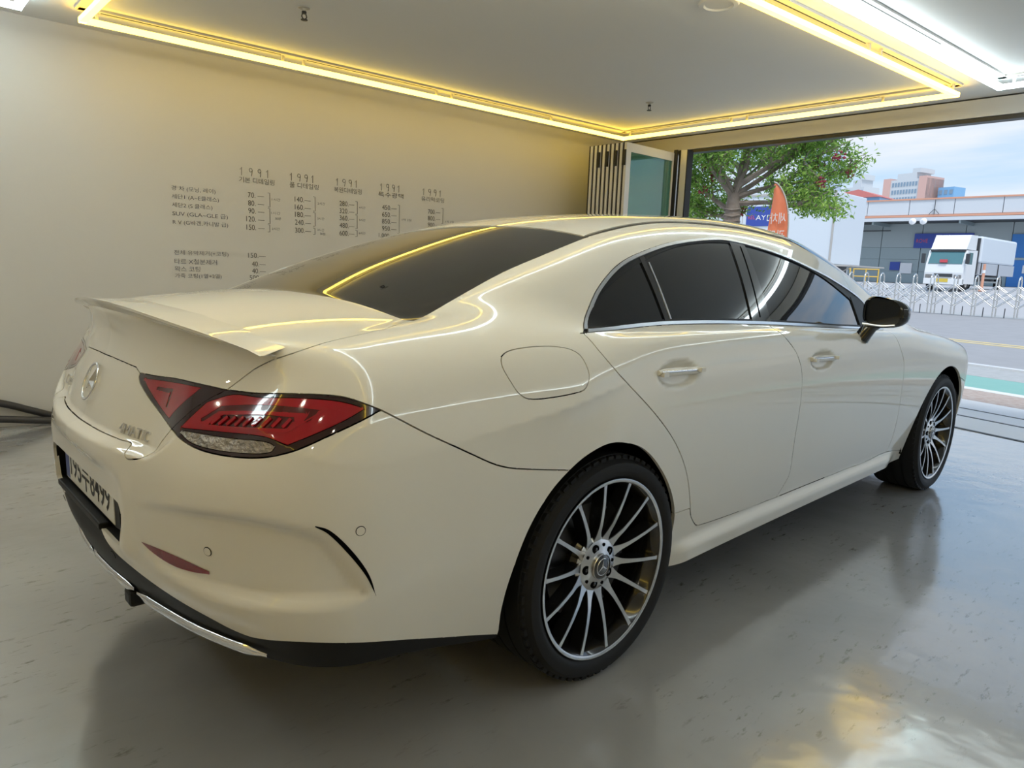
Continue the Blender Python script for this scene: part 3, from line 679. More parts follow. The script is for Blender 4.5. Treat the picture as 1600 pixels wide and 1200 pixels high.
# ---------------------------------------------------------------- body shape functions
def spl(xs, ys):
    """natural cubic spline sampled to a dense table -> vectorised evaluator (linear tails)"""
    xs=np.array(xs,float); ys=np.array(ys,float); n=len(xs); h=np.diff(xs)
    A=np.zeros((n,n)); b=np.zeros(n); A[0,0]=A[-1,-1]=1
    for i in range(1,n-1):
        A[i,i-1]=h[i-1]; A[i,i]=2*(h[i-1]+h[i]); A[i,i+1]=h[i]
        b[i]=6*((ys[i+1]-ys[i])/h[i]-(ys[i]-ys[i-1])/h[i-1])
    m=np.linalg.solve(A,b)
    g=np.linspace(xs[0],xs[-1],2001); k=np.clip(np.searchsorted(xs,g)-1,0,n-2)
    t0=xs[k+1]-g; t1=g-xs[k]; hk=h[k]
    v=(m[k]*t0**3+m[k+1]*t1**3)/(6*hk)+(ys[k]/hk-m[k]*hk/6)*t0+(ys[k+1]/hk-m[k+1]*hk/6)*t1
    s0=(v[1]-v[0])/(g[1]-g[0]); s1=(v[-1]-v[-2])/(g[-1]-g[-2])
    def f(x):
        x=np.asarray(x,float)
        u=(np.clip(x,g[0],g[-1])-g[0])/(g[1]-g[0]); i=np.minimum(u.astype(int),1999); w=u-i
        return v[i]*(1-w)+v[i+1]*w+np.where(x<g[0],(x-g[0])*s0,0)+np.where(x>g[-1],(x-g[-1])*s1,0)
    return f
def smax(a,b,k):
    h=np.maximum(k-np.abs(a-b),0)/k
    return np.maximum(a,b)+h*h*h*k/6
def smin(a,b,k): return -smax(-a,-b,k)
def sst(e0,e1,x):
    t=np.clip((x-e0)/(e1-e0),0,1); return t*t*t*(t*(6*t-15)+10)

W_=spl([-1.2,-.9,-.6,-.3,0,.4,.9,1.5,2.2,2.7,2.94,3.3,3.6,3.85],
       [.875,.912,.934,.944,.947,.938,.932,.930,.930,.936,.942,.945,.92,.84])
kA_=spl([-1.2,-.8,-.4,0,.4,.9,2.0,2.6,3.0,3.8],[.9,.85,.75,.62,.55,.55,.6,.7,.8,.8])
z0_=spl([-1.2,-.6,0,.5,1.5,2.9,3.8],[.66,.68,.72,.74,.76,.74,.68])
Dc_=spl([-1.12,-1.0,-.8,-.53,-.2,.3,1.0,1.6,2.1,2.5,2.9,3.2,3.5,3.75,3.9],
        [1.032,1.046,1.069,1.088,1.086,1.081,1.071,1.044,1.020,1.005,.975,.935,.865,.76,.67])
Sg_=spl([-1.2,-.9,-.6,-.3,0,.3,.8,1.4,1.9,2.4,2.9],
        [.56,.60,.665,.75,.82,.847,.850,.832,.797,.745,.68])
T_=spl([-1.1,-.8,-.6,-.45,-.27,-.08,.09,.3,.6,.95,1.3,1.6,1.85,2.15,2.5,2.85],
       [.80,.955,1.052,1.115,1.184,1.248,1.299,1.353,1.402,1.428,1.433,1.415,1.374,1.28,1.145,1.00])
Rb_=spl([.12,.22,.33,.42,.54,.66,.75,.85,1.0],[-.93,-1.02,-1.08,-1.122,-1.147,-1.153,-1.142,-1.114,-1.075])
Rl_=spl([.6,.72,.8,.88,.95,1.0,1.05,1.12],[-1.130,-1.112,-1.090,-1.060,-1.033,-1.031,-1.044,-1.055])
Pl_=spl([0,.2,.4,.55,.68,.78,.86,.92,1.0],[0,.010,.042,.076,.122,.172,.236,.32,.50])
def lidz(a):                       # height of the lower lid edge over a = |y|
    return .735+.10*sst(.44,.64,a)
def R_(z,a):
    pl=Pl_(a)
    rb=Rb_(z)+pl
    rl=Rl_(z)+pl
    m=sst(-.006,.022,z-lidz(a))
    fade=1-sst(.36,.60,a)
    M=m*fade+(1-fade)*sst(.66,1.02,z)
    w=sst(.44,.52,z)*(1-sst(.645,.72,z))*(1-sst(.33,.44,a))
    return (rb*(1-M)+rl*M)*(1-w)-1.118*w
def F(x,y,z):
    a=np.abs(y)
    z0=z0_(x); dz=z-z0
    up=np.maximum(dz,0); dn=np.maximum(-dz,0)
    side=W_(x)-kA_(x)*up*up-.30*dn*dn
    crown=.10*a*a
    lip=.022*np.exp(-((x+1.085-.6*Pl_(a))/.035)**2)*(1-sst(.74,.84,a))
    D=Dc_(x)-crown
    side=side+.028*(1-sst(.25,.318,z))*sst(.3,.5,x)*(1-sst(2.3,2.5,x))
    kt=.16-.09*sst(-.3,.3,x)+.10*sst(2.2,3.0,x)
    L=smax(a-side,z-D,kt)
    L=smax(L,(R_(z,a)-x),.03+.09*sst(.62,.8,a))
    # nose
    N=x-(3.83-.42*a*a-.25*np.maximum(a-.6,0)**2*3-.5*np.maximum(z-.62,0)**2)
    L=smax(L,N,.15)
    tz=z-1.03
    sg=Sg_(x)-.56*tz-.42*np.maximum(tz,0)**2
    G=smax((a-sg)*.85,(z-(T_(x)-.070*a*a-.11*a**4)),.055+.05*sst(.0,.6,x))
    G=np.maximum(G,.9-z)
    kk=.010+.20*(1-sst(-.35,.20,x))*sst(.60,.80,a)+.10*sst(2.0,2.6,x)
    return smin(L,G,kk)
def grad(x,y,z,e=1e-4):
    gx=F(x+e,y,z)-F(x-e,y,z); gy=F(x,y+e,z)-F(x,y-e,z); gz=F(x,y,z+e)-F(x,y,z-e)
    n=np.sqrt(gx*gx+gy*gy+gz*gz)+1e-12
    return gx/n,gy/n,gz/n

# ---------------------------------------------------------------- the car body: an implicit surface, cut into its panels
S_REAR = -.93*PI/2; V_TOP = .6+.9*PI/2; XF_CAP = 3.3
def chart(P):
    """body chart: s runs round the car (0 at x=-0.6), v runs up it"""
    x = P[:,0]; a = np.abs(P[:,1]); z = P[:,2]
    s = np.where(x > -.6, x+.6, -(PI/2-np.arctan2(a, -(x+.6)))*.93)
    s = np.where(x > XF_CAP, XF_CAP+.6+.93*np.arctan2(x-XF_CAP, a), s)
    rho = np.where(x > XF_CAP, np.hypot(x-XF_CAP, a), np.where(x > -.6, a, np.hypot(x+.6, a)))
    return s, np.where(z < .6, z, .6+.9*np.arctan2(z-.6, rho))
def sdf(poly, px, py):
    """signed distance, positive inside"""
    P = np.array(poly); Q = np.roll(P, -1, 0); d = np.full(px.shape, 1e9); ins = np.zeros(px.shape, bool)
    for (x0,y0),(x1,y1) in zip(P, Q):
        ex, ey = x1-x0, y1-y0; l = ex*ex+ey*ey
        if l < 1e-14: continue
        wx, wy = px-x0, py-y0; t = np.clip((wx*ex+wy*ey)/l, 0, 1)
        d = np.minimum(d, (wx-ex*t)**2+(wy-ey*t)**2)
        c = (y0 > py) != (y1 > py)
        if y1 != y0: ins ^= c & (px < ex*(py-y0)/(y1-y0)+x0)
    return np.where(ins, 1, -1)*np.sqrt(d)
def pl(*segs, closed=True, n=5):
    """outline from smooth segments joined at corners"""
    out = []
    for sg in segs:
        c = catmull(sg, n) if len(sg) > 2 else [tuple(p) for p in sg]
        if out and np.hypot(out[-1][0]-c[0][0], out[-1][1]-c[0][1]) < 1e-6: c = c[1:]
        out += c
    return out
S0 = -1.7
def tail_chart(y, z):
    xs = np.linspace(-1.3, -.7, 500); P = np.stack([xs, np.full(500,-y), np.full(500,z)],1); k = int(np.argmax(F(P[:,0],P[:,1],P[:,2]) < 0)); s, v = chart(P[k-1:k+1]); return float(s.mean()), float(v.mean())
LIDPTS = [tail_chart(y, float(lidz(y))+.012) for y in (0,.06,.12,.18,.24,.30,.35)]
DOOR_BOT = [(1.729,.309),(1.66,.311),(1.406,.316),(1.151,.330),(1.096,.351)]
R_UP = [(1.096,.351),(1.06,.385),(1.039,.423),(.983,.530),(.933,.604),(.861,.681),(.774,.753),(.680,.822),(.590,.890),(.540,.950),(.524,1.006)]
B_UP = [(1.729,.309),(1.752,.345),(1.776,.39),(1.770,.43),(1.748,.50),(1.732,.575),(1.728,.652),(1.724,.761),(1.711,.831),(1.669,.890),(1.600,.945),(1.549,1.007)]
F_DN = [(2.72,1.0),(2.735,.905),(2.765,.86),(2.823,.790),(2.845,.72),(2.850,.663),(2.875,.57),(2.900,.485),(2.925,.38),(2.925,.31)]
POLY = dict(
 rear_arch = pl([(.222,.0),(.214,.248),(.207,.332),(.218,.421),(.256,.534),(.318,.618),(.397,.672),(.473,.702),(.558,.714),(.655,.696),(.720,.668),(.785,.622),(.85,.560),(.905,.49),(.945,.42),(.962,.34),(.962,.27),(.955,.0)]),
 front_arch = [(3.539+.372*math.cos(t), .345+.372*math.sin(t)) for t in [PI*k/40 for k in range(-8,49)]] + [(3.17,.0),(3.91,.0)],
 lid = pl([(.072,1.116),(-.052,1.083),(-.207,1.051),(-.303,1.022),(-.385,1.008),(-.425,.996),(-.489,.962)],[(-.489,.962),(-.538,.945),(-.590,.920),(-.630,.893),(-.663,.869)],
          [(-.663,.869),(-.697,.838),(-.724,.810),(-.752,.788),(-.795,.776),(-.850,.776)]+LIDPTS[::-1],[LIDPTS[0],(S0,LIDPTS[0][1])],[(S0,LIDPTS[0][1]),(S0,2.3)],[(S0,2.3),(.06,2.3)],[(.06,2.3),(.066,1.783),(.079,1.398),(.072,1.116)]),
 rear_glass = pl([(.072,1.116),(.201,1.176),(.415,1.262),(.596,1.312),(.80,1.366)],[(.80,1.366),(.809,1.498),(.817,1.69),(.822,1.909),(.824,2.3)],[(.824,2.3),(.06,2.3)],[(.06,2.3),(.066,1.783),(.079,1.398),(.072,1.116)]),
 roof_strip = pl([(.800,1.366),(.915,1.385),(1.055,1.409),(1.25,1.428),(1.7,1.430),(2.235,1.405)],[(2.235,1.405),(2.235,1.425)],[(2.235,1.425),(1.7,1.447),(1.25,1.445),(1.055,1.427),(.915,1.404),(.802,1.382)]),
 windshield = pl([(2.20,2.3),(2.205,1.9),(2.225,1.6),(2.235,1.40)],[(2.235,1.40),(2.45,1.33),(2.70,1.245),(2.90,1.15),(3.02,1.08)],[(3.02,1.08),(3.12,1.3),(3.17,1.7),(3.18,2.3)]),
 hood = pl([(3.18,2.3),(3.17,1.7),(3.12,1.3),(3.02,1.08)],[(3.02,1.08),(3.10,1.045),(3.4,1.03),(3.8,1.01),(4.2,.97),(4.55,.93)],[(4.55,.93),(4.7,1.1),(4.8,1.4),(5.0,1.42)],[(5.0,1.42),(5.6,1.42),(5.6,2.3)]),
 chrome = pl([(.524,1.004),(.538,1.010),(.899,1.0185),(1.42,1.005),(1.814,.988),(2.20,.972),(2.52,.962),(2.74,.950)],[(2.74,.950),(2.775,1.0),(2.745,1.06),(2.66,1.140),(2.417,1.222),(2.204,1.273),(2.004,1.313),(1.817,1.339),(1.605,1.358),(1.459,1.355),(1.208,1.324),(1.025,1.287),(.823,1.229),(.680,1.152),(.599,1.081),(.548,1.030),(.524,1.004)]),
 side_glass = pl([(.562,1.030),(.899,1.037),(1.42,1.025),(1.814,1.008),(2.20,.992),(2.56,.984)],[(2.56,.984),(2.60,1.02),(2.585,1.075),(2.50,1.135),(2.289,1.232),(1.996,1.301),(1.714,1.336),(1.475,1.338),(1.189,1.303),(.917,1.229),(.706,1.143),(.622,1.088),(.562,1.030)]),
 quarter_bar = [(.930,1.27),(.958,1.27),(.945,1.00),(.915,1.00)],
 quarter_edge = [(.958,1.27),(.966,1.27),(.953,1.00),(.945,1.00)],
 b_pillar = [(1.592,1.38),(1.702,1.38),(1.572,.98),(1.428,.98)],
 b_gap = [(1.640,1.38),(1.646,1.38),(1.510,.98),(1.503,.98)],
 sail = [(2.545,1.13),(2.492,.95),(2.9,.95),(2.9,1.16)],
 rear_door = pl(DOOR_BOT, R_UP, [(.524,1.006),(.545,1.018)],[(.545,1.018),(.65,1.05)],[(.65,1.05),(1.56,1.06)],[(1.56,1.06),(1.549,1.007)],B_UP[::-1]),
 front_door = pl(B_UP, [(1.549,1.007),(1.56,1.06)], [(1.56,1.06),(2.72,1.04)], [(2.72,1.04),(2.72,1.0)], F_DN, [(2.925,.31),(2.65,.302),(2.27,.306),(1.9,.309),(1.729,.309)]),
 sill = pl([(.88,.425),(1.037,.420)],[(1.037,.420),(1.06,.385),(1.096,.351)],DOOR_BOT[::-1],[(1.729,.309),(2.27,.306),(2.65,.302),(2.925,.31),(3.26,.268)],[(3.26,.268),(3.26,-.1)],[(3.26,-.1),(.88,-.1)]),
 fuel_door = catmull([(.193,.940),(.207,.965),(.250,.977),(.343,.978),(.415,.968),(.452,.951),(.466,.925),(.468,.890),(.445,.863),(.410,.856),(.333,.853),(.255,.856),(.222,.872),(.203,.905)], 5, True),
 bumper = pl([(-.149,.874),(-.119,.857),(-.027,.805),(.067,.757),(.140,.722),(.214,.701),(.397,.668)],[(.397,.668),(.6,.5)],[(.6,.5),(.6,-.1)],[(.6,-.1),(S0,-.1)],[(S0,-.1),(S0,.9)],[(S0,.9),(-.8,.93)],[(-.8,.93),(-.4,.90)],[(-.4,.90),(-.149,.874)]),
 diffuser = pl([(S0,.547),(-1.461,.547),(-1.30,.533),(-1.146,.495),(-.89,.447),(-.694,.420),(-.562,.400),(-.487,.383),(-.437,.376),(-.403,.379),(-.301,.389),(-.143,.362),(.1,.288),(.222,.246)],[(.222,.246),(.6,-.1)],[(.6,-.1),(S0,-.1)]),
 lamp = pl([(-.945,1.080),(-.815,1.056),(-.690,1.029),(-.489,.962)],[(-.489,.962),(-.408,.940),(-.338,.927),(-.273,.917),(-.225,.907),(-.190,.893),(-.149,.874)],[(-.149,.874),(-.199,.855),(-.266,.831),(-.320,.811),(-.360,.801),(-.400,.796),(-.445,.797),(-.503,.804),(-.560,.817),(-.610,.838),(-.662,.869)],[(-.662,.869),(-.799,.956),(-.926,1.040)],[(-.926,1.040),(-.948,1.065),(-.945,1.080)]),
 lamp_in = pl([(-.489,.962),(-.538,.945),(-.590,.920),(-.630,.893),(-.663,.869)],[(-.663,.869),(-.8,.80)],[(-.8,.8),(-1.2,1.0)],[(-1.2,1.0),(-1.1,1.2)],[(-1.1,1.2),(-.489,.962)]),
 clear = catmull([(-.622,.862),(-.580,.857),(-.483,.841),(-.395,.829),(-.372,.818),(-.378,.808),(-.409,.805),(-.483,.811),(-.550,.823),(-.592,.838)], 4, True),
 red_out = pl([(-.545,.935),(-.47,.945),(-.39,.925),(-.300,.911),(-.235,.898),(-.185,.880)],[(-.185,.880),(-.235,.858),(-.300,.835),(-.345,.820)],[(-.345,.820),(-.40,.842),(-.52,.860),(-.625,.872)],[(-.625,.872),(-.585,.905),(-.545,.935)]),
 band_out = pl([(-.50,.921),(-.42,.914),(-.33,.897),(-.275,.885)],[(-.275,.885),(-.300,.862)],[(-.300,.862),(-.312,.864)],[(-.312,.864),(-.296,.880)],[(-.296,.880),(-.36,.889),(-.44,.902),(-.505,.908)],[(-.505,.908),(-.55,.885)],[(-.55,.885),(-.565,.890)],[(-.565,.890),(-.50,.921)]),
 element = pl([(-.495,.898),(-.41,.889),(-.325,.874)],[(-.325,.874),(-.345,.852)],[(-.345,.852),(-.43,.862),(-.535,.876)],[(-.535,.876),(-.495,.898)]),
 red_in = pl([(-.905,1.055),(-.79,1.037),(-.68,1.012),(-.575,.980)],[(-.575,.980),(-.62,.955),(-.665,.925),(-.690,.902)],[(-.690,.902),(-.79,.970),(-.905,1.055)]),
 band_in = pl([(-.80,1.018),(-.70,.997)],[(-.70,.997),(-.712,.935)],[(-.712,.935),(-.722,.942)],[(-.722,.942),(-.715,.985)],[(-.715,.985),(-.80,1.006)]),
 reflector = pl([(-.783,.538),(-.70,.537),(-.62,.528),(-.537,.513)],[(-.537,.513),(-.536,.506)],[(-.536,.506),(-.60,.501),(-.687,.506),(-.752,.516),(-.783,.538)]),
 plate_hole = [(S0,.500),(-.925,.500),(-.893,.556),(-.886,.585),(-.905,.612),(-1.0,.615),(S0,.615)],
 slit = pl([(-.272,.640),(-.233,.596),(-.196,.539),(-.174,.484)],[(-.174,.484),(-.190,.525),(-.233,.582),(-.272,.640)]),
 front_fascia = pl([(3.95,.60),(4.05,.70),(4.2,.80),(4.35,.88),(4.55,.93)],[(4.55,.93),(4.7,1.1),(4.8,1.4),(5.0,1.42)],[(5.0,1.42),(6,1.42),(6,-.1),(3.6,-.1),(3.6,.60),(3.95,.60)]),
)
CHEEK = pl([(-.80,.655),(-.65,.672),(-.528,.679),(-.445,.680),(-.385,.674),(-.320,.660),(-.267,.634),(-.233,.593),(-.197,.538),(-.179,.496)],[(-.179,.496),(-.187,.480),(-.231,.469),(-.327,.466),(-.45,.455),(-.60,.462),(-.75,.49),(-.86,.56),(-.80,.655)])
def FF(P):
    """body surface with its dished areas"""
    f = F(P[:,0], P[:,1], P[:,2]); s, v = chart(P)
    m = (s > -.9) & (s < -.12) & (v > .40) & (v < .73)
    if m.any():
        d = sdf(CHEEK, s[m], v[m]); f = f.copy()
        f[m] += .034*sst(-.002, .040, d)*sst(-.90, -.30, s[m])
    for cs, cv, ss, sv in ((.885,.868,.118,.040),(1.905,.848,.112,.038)):
        m = (np.abs(s-cs) < .3) & (np.abs(v-cv) < .1)
        if m.any():
            q = ((s[m]-cs)/ss)**2+((v[m]-cv)/sv)**2
            f[m] += .016*(1-sst(.25, 1.15, q))
    return f
def normals(P, e=2.5e-3):
    g = np.stack([FF(P+np.eye(3)[i]*e)-FF(P-np.eye(3)[i]*e) for i in range(3)], 1)
    return g/np.maximum(np.linalg.norm(g, axis=1, keepdims=True), 1e-9)

def build_shell(ds_rear, ds, ds_front, dv_lo, dv_hi, dv_top):
    sa = np.concatenate([np.linspace(S_REAR, 0, int(-S_REAR/ds_rear)+1)[:-1], np.linspace(0, XF_CAP+.6, int((XF_CAP+.6)/ds)+1)[:-1], np.linspace(XF_CAP+.6, XF_CAP+.6+.93*PI/2, int(1.46/ds_front)+1)])
    va = np.concatenate([np.arange(.14, .6, dv_lo), np.arange(.6, 1.35, dv_hi), np.linspace(1.35, V_TOP, int((V_TOP-1.35)/dv_top)+1)])
    Sg_, Vg = np.meshgrid(sa, va, indexing='ij'); s = Sg_.ravel(); v = Vg.ravel()
    ox = np.clip(s-.6, -.6, XF_CAP); az = np.where(s < 0, PI/2+s/.93, PI/2)          # azimuth from the tail
    dx = np.where(s < 0, -np.cos(az), 0.); dy = -np.where(s < 0, np.sin(az), 1.)
    fr = s > XF_CAP+.6; af = (s-XF_CAP-.6)/.93; dx = np.where(fr, np.sin(af), dx); dy = np.where(fr, -np.cos(af), dy)
    el = np.where(v > .6, (v-.6)/.9, 0); z0 = np.minimum(v, .6)
    D = np.stack([dx*np.cos(el), dy*np.cos(el), np.sin(el)], 1); O = np.stack([ox, np.zeros_like(ox), z0], 1)
    n = 70; t = np.full(len(s), 1.12); act = np.arange(len(s)); step = 1.1/n; lo = np.full(len(s), .02); hi = np.full(len(s), 1.12)
    for k in range(n):
        tt = 1.12-step*(k+1); P = O[act]+D[act]*tt; ins = F(P[:,0],P[:,1],P[:,2]) < 0
        lo[act[ins]] = tt; hi[act[ins]] = tt+step; act = act[~ins]
        if len(act) == 0: break
    lo -= .03; hi += .005
    for k in range(15):
        m = (lo+hi)/2; ins = FF(O+D*m[:,None]) < 0; lo = np.where(ins, m, lo); hi = np.where(ins, hi, m)
    P = O+D*((lo+hi)/2)[:,None]
    P[s <= S_REAR+1e-9, 1] = 0; P[s >= XF_CAP+.6+.93*PI/2-1e-9, 1] = 0; P[v >= V_TOP-1e-9, 1] = 0
    ns, nv = len(sa), len(va); idx = np.arange(ns*nv).reshape(ns, nv)
    a, b, c, d = idx[:-1,:-1].ravel(), idx[1:,:-1].ravel(), idx[1:,1:].ravel(), idx[:-1,1:].ravel()
    T = np.concatenate([np.stack([a,b,c],1), np.stack([a,c,d],1)])
    return P, s, v, T
P_, s_, v_, T_tri = build_shell(.0082, .0125, .04, .0115, .0095, .0125)
ST = dict(P=P_, s=s_, v=v_, T=T_tri)
def cut(poly):
    """split the triangles along the outline so that every face lies on one side"""
    P, s, v, T = ST['P'], ST['s'], ST['v'], ST['T']; A = np.array(poly)
    lo = A.min(0)-.05; hi = A.max(0)+.05
    m = (s > lo[0]) & (s < hi[0]) & (v > lo[1]) & (v < hi[1]); g = np.full(len(s), -1.)
    g[m] = sdf(poly, s[m], v[m]); g = np.where(np.abs(g) < 2e-4, 2e-4, g)
    sg = g > 0; k = sg[T].sum(1); c = (k > 0) & (k < 3); keep = T[~c]; X = T[c]; gs = sg[X]
    odd = np.where(k[c] == 1, gs.argmax(1), (~gs).argmax(1))                  # the vertex alone on its side
    r = np.arange(len(X)); a = X[r,odd]; b = X[r,(odd+1)%3]; d = X[r,(odd+2)%3]
    E = np.concatenate([np.stack([a,b],1), np.stack([a,d],1)]); Es = np.sort(E, 1)
    U, inv = np.unique(Es, axis=0, return_inverse=True); inv = inv.ravel()
    t = g[U[:,0]]/(g[U[:,0]]-g[U[:,1]])
    ns = s[U[:,0]]*(1-t)+s[U[:,1]]*t; nv = v[U[:,0]]*(1-t)+v[U[:,1]]*t; nP = P[U[:,0]]*(1-t)[:,None]+P[U[:,1]]*t[:,None]
    ctr = (np.abs(P[U[:,0],1]) < 1e-7) & (np.abs(P[U[:,1],1]) < 1e-7)
    G = normals(nP); f = FF(nP); nP2 = nP-G*np.clip(f, -.004, .004)[:,None]; nP2[ctr,1] = 0; nP = nP2
    base = len(P); p1 = base+inv[:len(X)]; p2 = base+inv[len(X):]
    ST['P'] = np.concatenate([P, nP]); ST['s'] = np.concatenate([s, ns]); ST['v'] = np.concatenate([v, nv])
    ST['T'] = np.concatenate([keep, np.stack([a,p1,p2],1), np.stack([p1,b,d],1), np.stack([p1,d,p2],1)])
BOT = pl([(S0,.335),(-1.461,.335),(-1.1,.335),(-.9,.328),(-.7,.322),(-.55,.318),(-.35,.314),(-.14,.312),(.0,.29),(.215,.236)],[(.215,.236),(.6,.20)],[(.6,.2),(.95,.215)],[(.95,.215),(1.2,.212),(2.5,.215),(3.2,.225)],[(3.2,.225),(3.6,.2)],[(3.6,.2),(6,.2)],[(6,.2),(6,3)],[(6,3),(S0,3)])
HSEAM = [(S0,1.150),(-1.461,1.150),(-1.365,1.149),(-1.109,1.116),(-.949,1.080)]
H_ = [tail_chart(y, .916-.008*(y/.27)**2) for y in (0,.04,.08,.12,.16,.20,.235)]
hs_poly = [(S0,H_[0][1])]+H_+[(-.935,1.072),(-.815,1.045),(-.69,1.018),(-.489,.950),(-.35,.90),(.3,.90),(.3,2.3),(S0,2.3)]
def ring_sdf(cx, cy, r, n=20): return [(cx+r*math.cos(2*PI*k/n), cy+r*math.sin(2*PI*k/n)) for k in range(n)]
SENSORS = [(-.538,.561,M_PAINT),(-.208,.639,M_PAINT),(-1.014,.454,M_BLACK)]
seq = [BOT, POLY['rear_arch'], POLY['front_arch'], POLY['chrome'], POLY['side_glass'], POLY['quarter_bar'], POLY['b_pillar'], POLY['sail'], POLY['rear_door'], POLY['front_door'], POLY['sill'], POLY['fuel_door'],
       POLY['bumper'], POLY['diffuser'], POLY['lid'], hs_poly, POLY['rear_glass'], POLY['roof_strip'], POLY['windshield'], POLY['hood'], POLY['lamp'], POLY['lamp_in'], POLY['clear'], POLY['red_out'], POLY['band_out'], POLY['element'], POLY['red_in'], POLY['band_in'],
       POLY['plate_hole'], POLY['front_fascia']]
def inset(poly, d):
    """outline moved inwards by d (chart units)"""
    A = np.array(poly); out = []
    n = len(A)
    area = .5*np.sum(A[:,0]*np.roll(A[:,1],-1)-np.roll(A[:,0],-1)*A[:,1]); sg = 1 if area > 0 else -1
    for i in range(n):
        e1 = A[i]-A[i-1]; e2 = A[(i+1)%n]-A[i]; l1 = np.hypot(*e1); l2 = np.hypot(*e2)
        if l1 < 1e-9 or l2 < 1e-9: continue
        n1 = np.array([-e1[1],e1[0]])/l1*sg; n2 = np.array([-e2[1],e2[0]])/l2*sg; b = n1+n2; L = b@b
        if L < .3: continue
        out.append(tuple(A[i]+b*2*d/L))
    return out
chrome_in = inset(POLY['chrome'], .0115)
seq.append(chrome_in)
for q in seq: cut(q)
P, s, v, T = ST['P'], ST['s'], ST['v'], ST['T']
cs = s[T].mean(1); cv = v[T].mean(1); NF = len(T); lab = np.full(NF, 'quarter_panel', dtype=object)
def inside(poly, m=None):
    A = np.array(poly); lo = A.min(0); hi = A.max(0); r = np.zeros(NF, bool)
    k = (cs > lo[0]) & (cs < hi[0]) & (cv > lo[1]) & (cv < hi[1]); r[k] = sdf(poly, cs[k], cv[k]) > 0; return r
I = {k: inside(q) for k, q in POLY.items()}
lab[(cs > 2.5)] = 'front_fender'
lab[(cv > 1.39) & (cs > .8) & (cs < 2.5)] = 'roof_panel'
lab[(cv <= 1.437) & (cs > .3) & (cs < 2.6) & ~I['roof_strip'] & (cv > .9) & (cv < 1.437)] = 'quarter_panel'
strip_up = inside(pl([(.80,1.375),(.915,1.395),(1.055,1.418),(1.25,1.437),(1.7,1.438),(2.235,1.415)],[(2.235,1.415),(2.235,2.3)],[(2.235,2.3),(.80,2.3)]))
lab[strip_up] = 'roof_panel'
for k in ('hood','front_fascia','bumper'): lab[I[k]] = {'hood':'hood','front_fascia':'front_bumper','bumper':'rear_bumper'}[k]
lab[I['front_door']] = 'front_door'; lab[I['rear_door']] = 'rear_door'; lab[I['sill']] = 'side_sill'; lab[I['fuel_door']] = 'fuel_door'
lab[I['diffuser'] & I['bumper']] = 'rear_diffuser'
lab[I['lid']] = 'trunk_lid'; lab[I['lid'] & inside(hs_poly)] = 'trunk_lid_upper'
lab[I['rear_glass']] = 'rear_window'; lab[I['windshield']] = 'windshield'; lab[I['roof_strip']] = 'roof_trim_strip'
lab[I['chrome']] = 'window_chrome_trim'; ci = inside(chrome_in); lab[I['chrome'] & ci] = 'window_frame'
g = I['side_glass']
lab[g & (cs < .95)] = 'quarter_window'; lab[g & (cs >= .93) & (cs < 1.60)] = 'rear_door_window'; lab[g & (cs > 1.5)] = 'front_door_window'
lab[g & (cs < 1.55) & (cs > .95)] = 'rear_door_window'
lab[I['chrome'] & ci & I['b_pillar']] = 'b_pillar_cover'; 
lab[I['chrome'] & ci & I['quarter_bar']] = 'window_divider'
lab[g & ~I['b_pillar'] & (cs < 1.6) & (cs > 1.43) & (cv < 1.3)] = 'rear_door_window'
bp = lambda x: None
xb = np.interp(cv, [.98,1.38], [1.50,1.65]); w_ = g & ~I['b_pillar'] & (cs > .95); lab[w_ & (cs < xb)] = 'rear_door_window'; lab[w_ & (cs >= xb)] = 'front_door_window'
xq = np.interp(cv, [1.0,1.27], [.93,.945]); w_ = g & (cs < 1.2) & ~I['quarter_bar']; lab[w_ & (cs < xq)] = 'quarter_window'; lab[w_ & (cs >= xq)] = 'rear_door_window'
lab[I['chrome'] & ci & I['sail']] = 'mirror_sail'
L_ = I['lamp']; li = L_ & I['lamp_in']; lo_ = L_ & ~I['lamp_in']
lab[lo_] = 'tail_lamp'; lab[li] = 'lid_lamp'
lab[lo_ & I['red_out']] = 'red_lens'; lab[lo_ & I['red_out'] & I['band_out']] = 'dark_band'; lab[lo_ & I['red_out'] & I['element']] = 'light_element'; lab[lo_ & I['clear']] = 'clear_lens'
lab[li & I['red_in']] = 'inner_red_lens'; lab[li & I['red_in'] & I['band_in']] = 'inner_dark_band'
lab[I['plate_hole']] = 'void'
lab[~inside(BOT)] = 'void'; lab[I['rear_arch'] | I['front_arch']] = 'void'

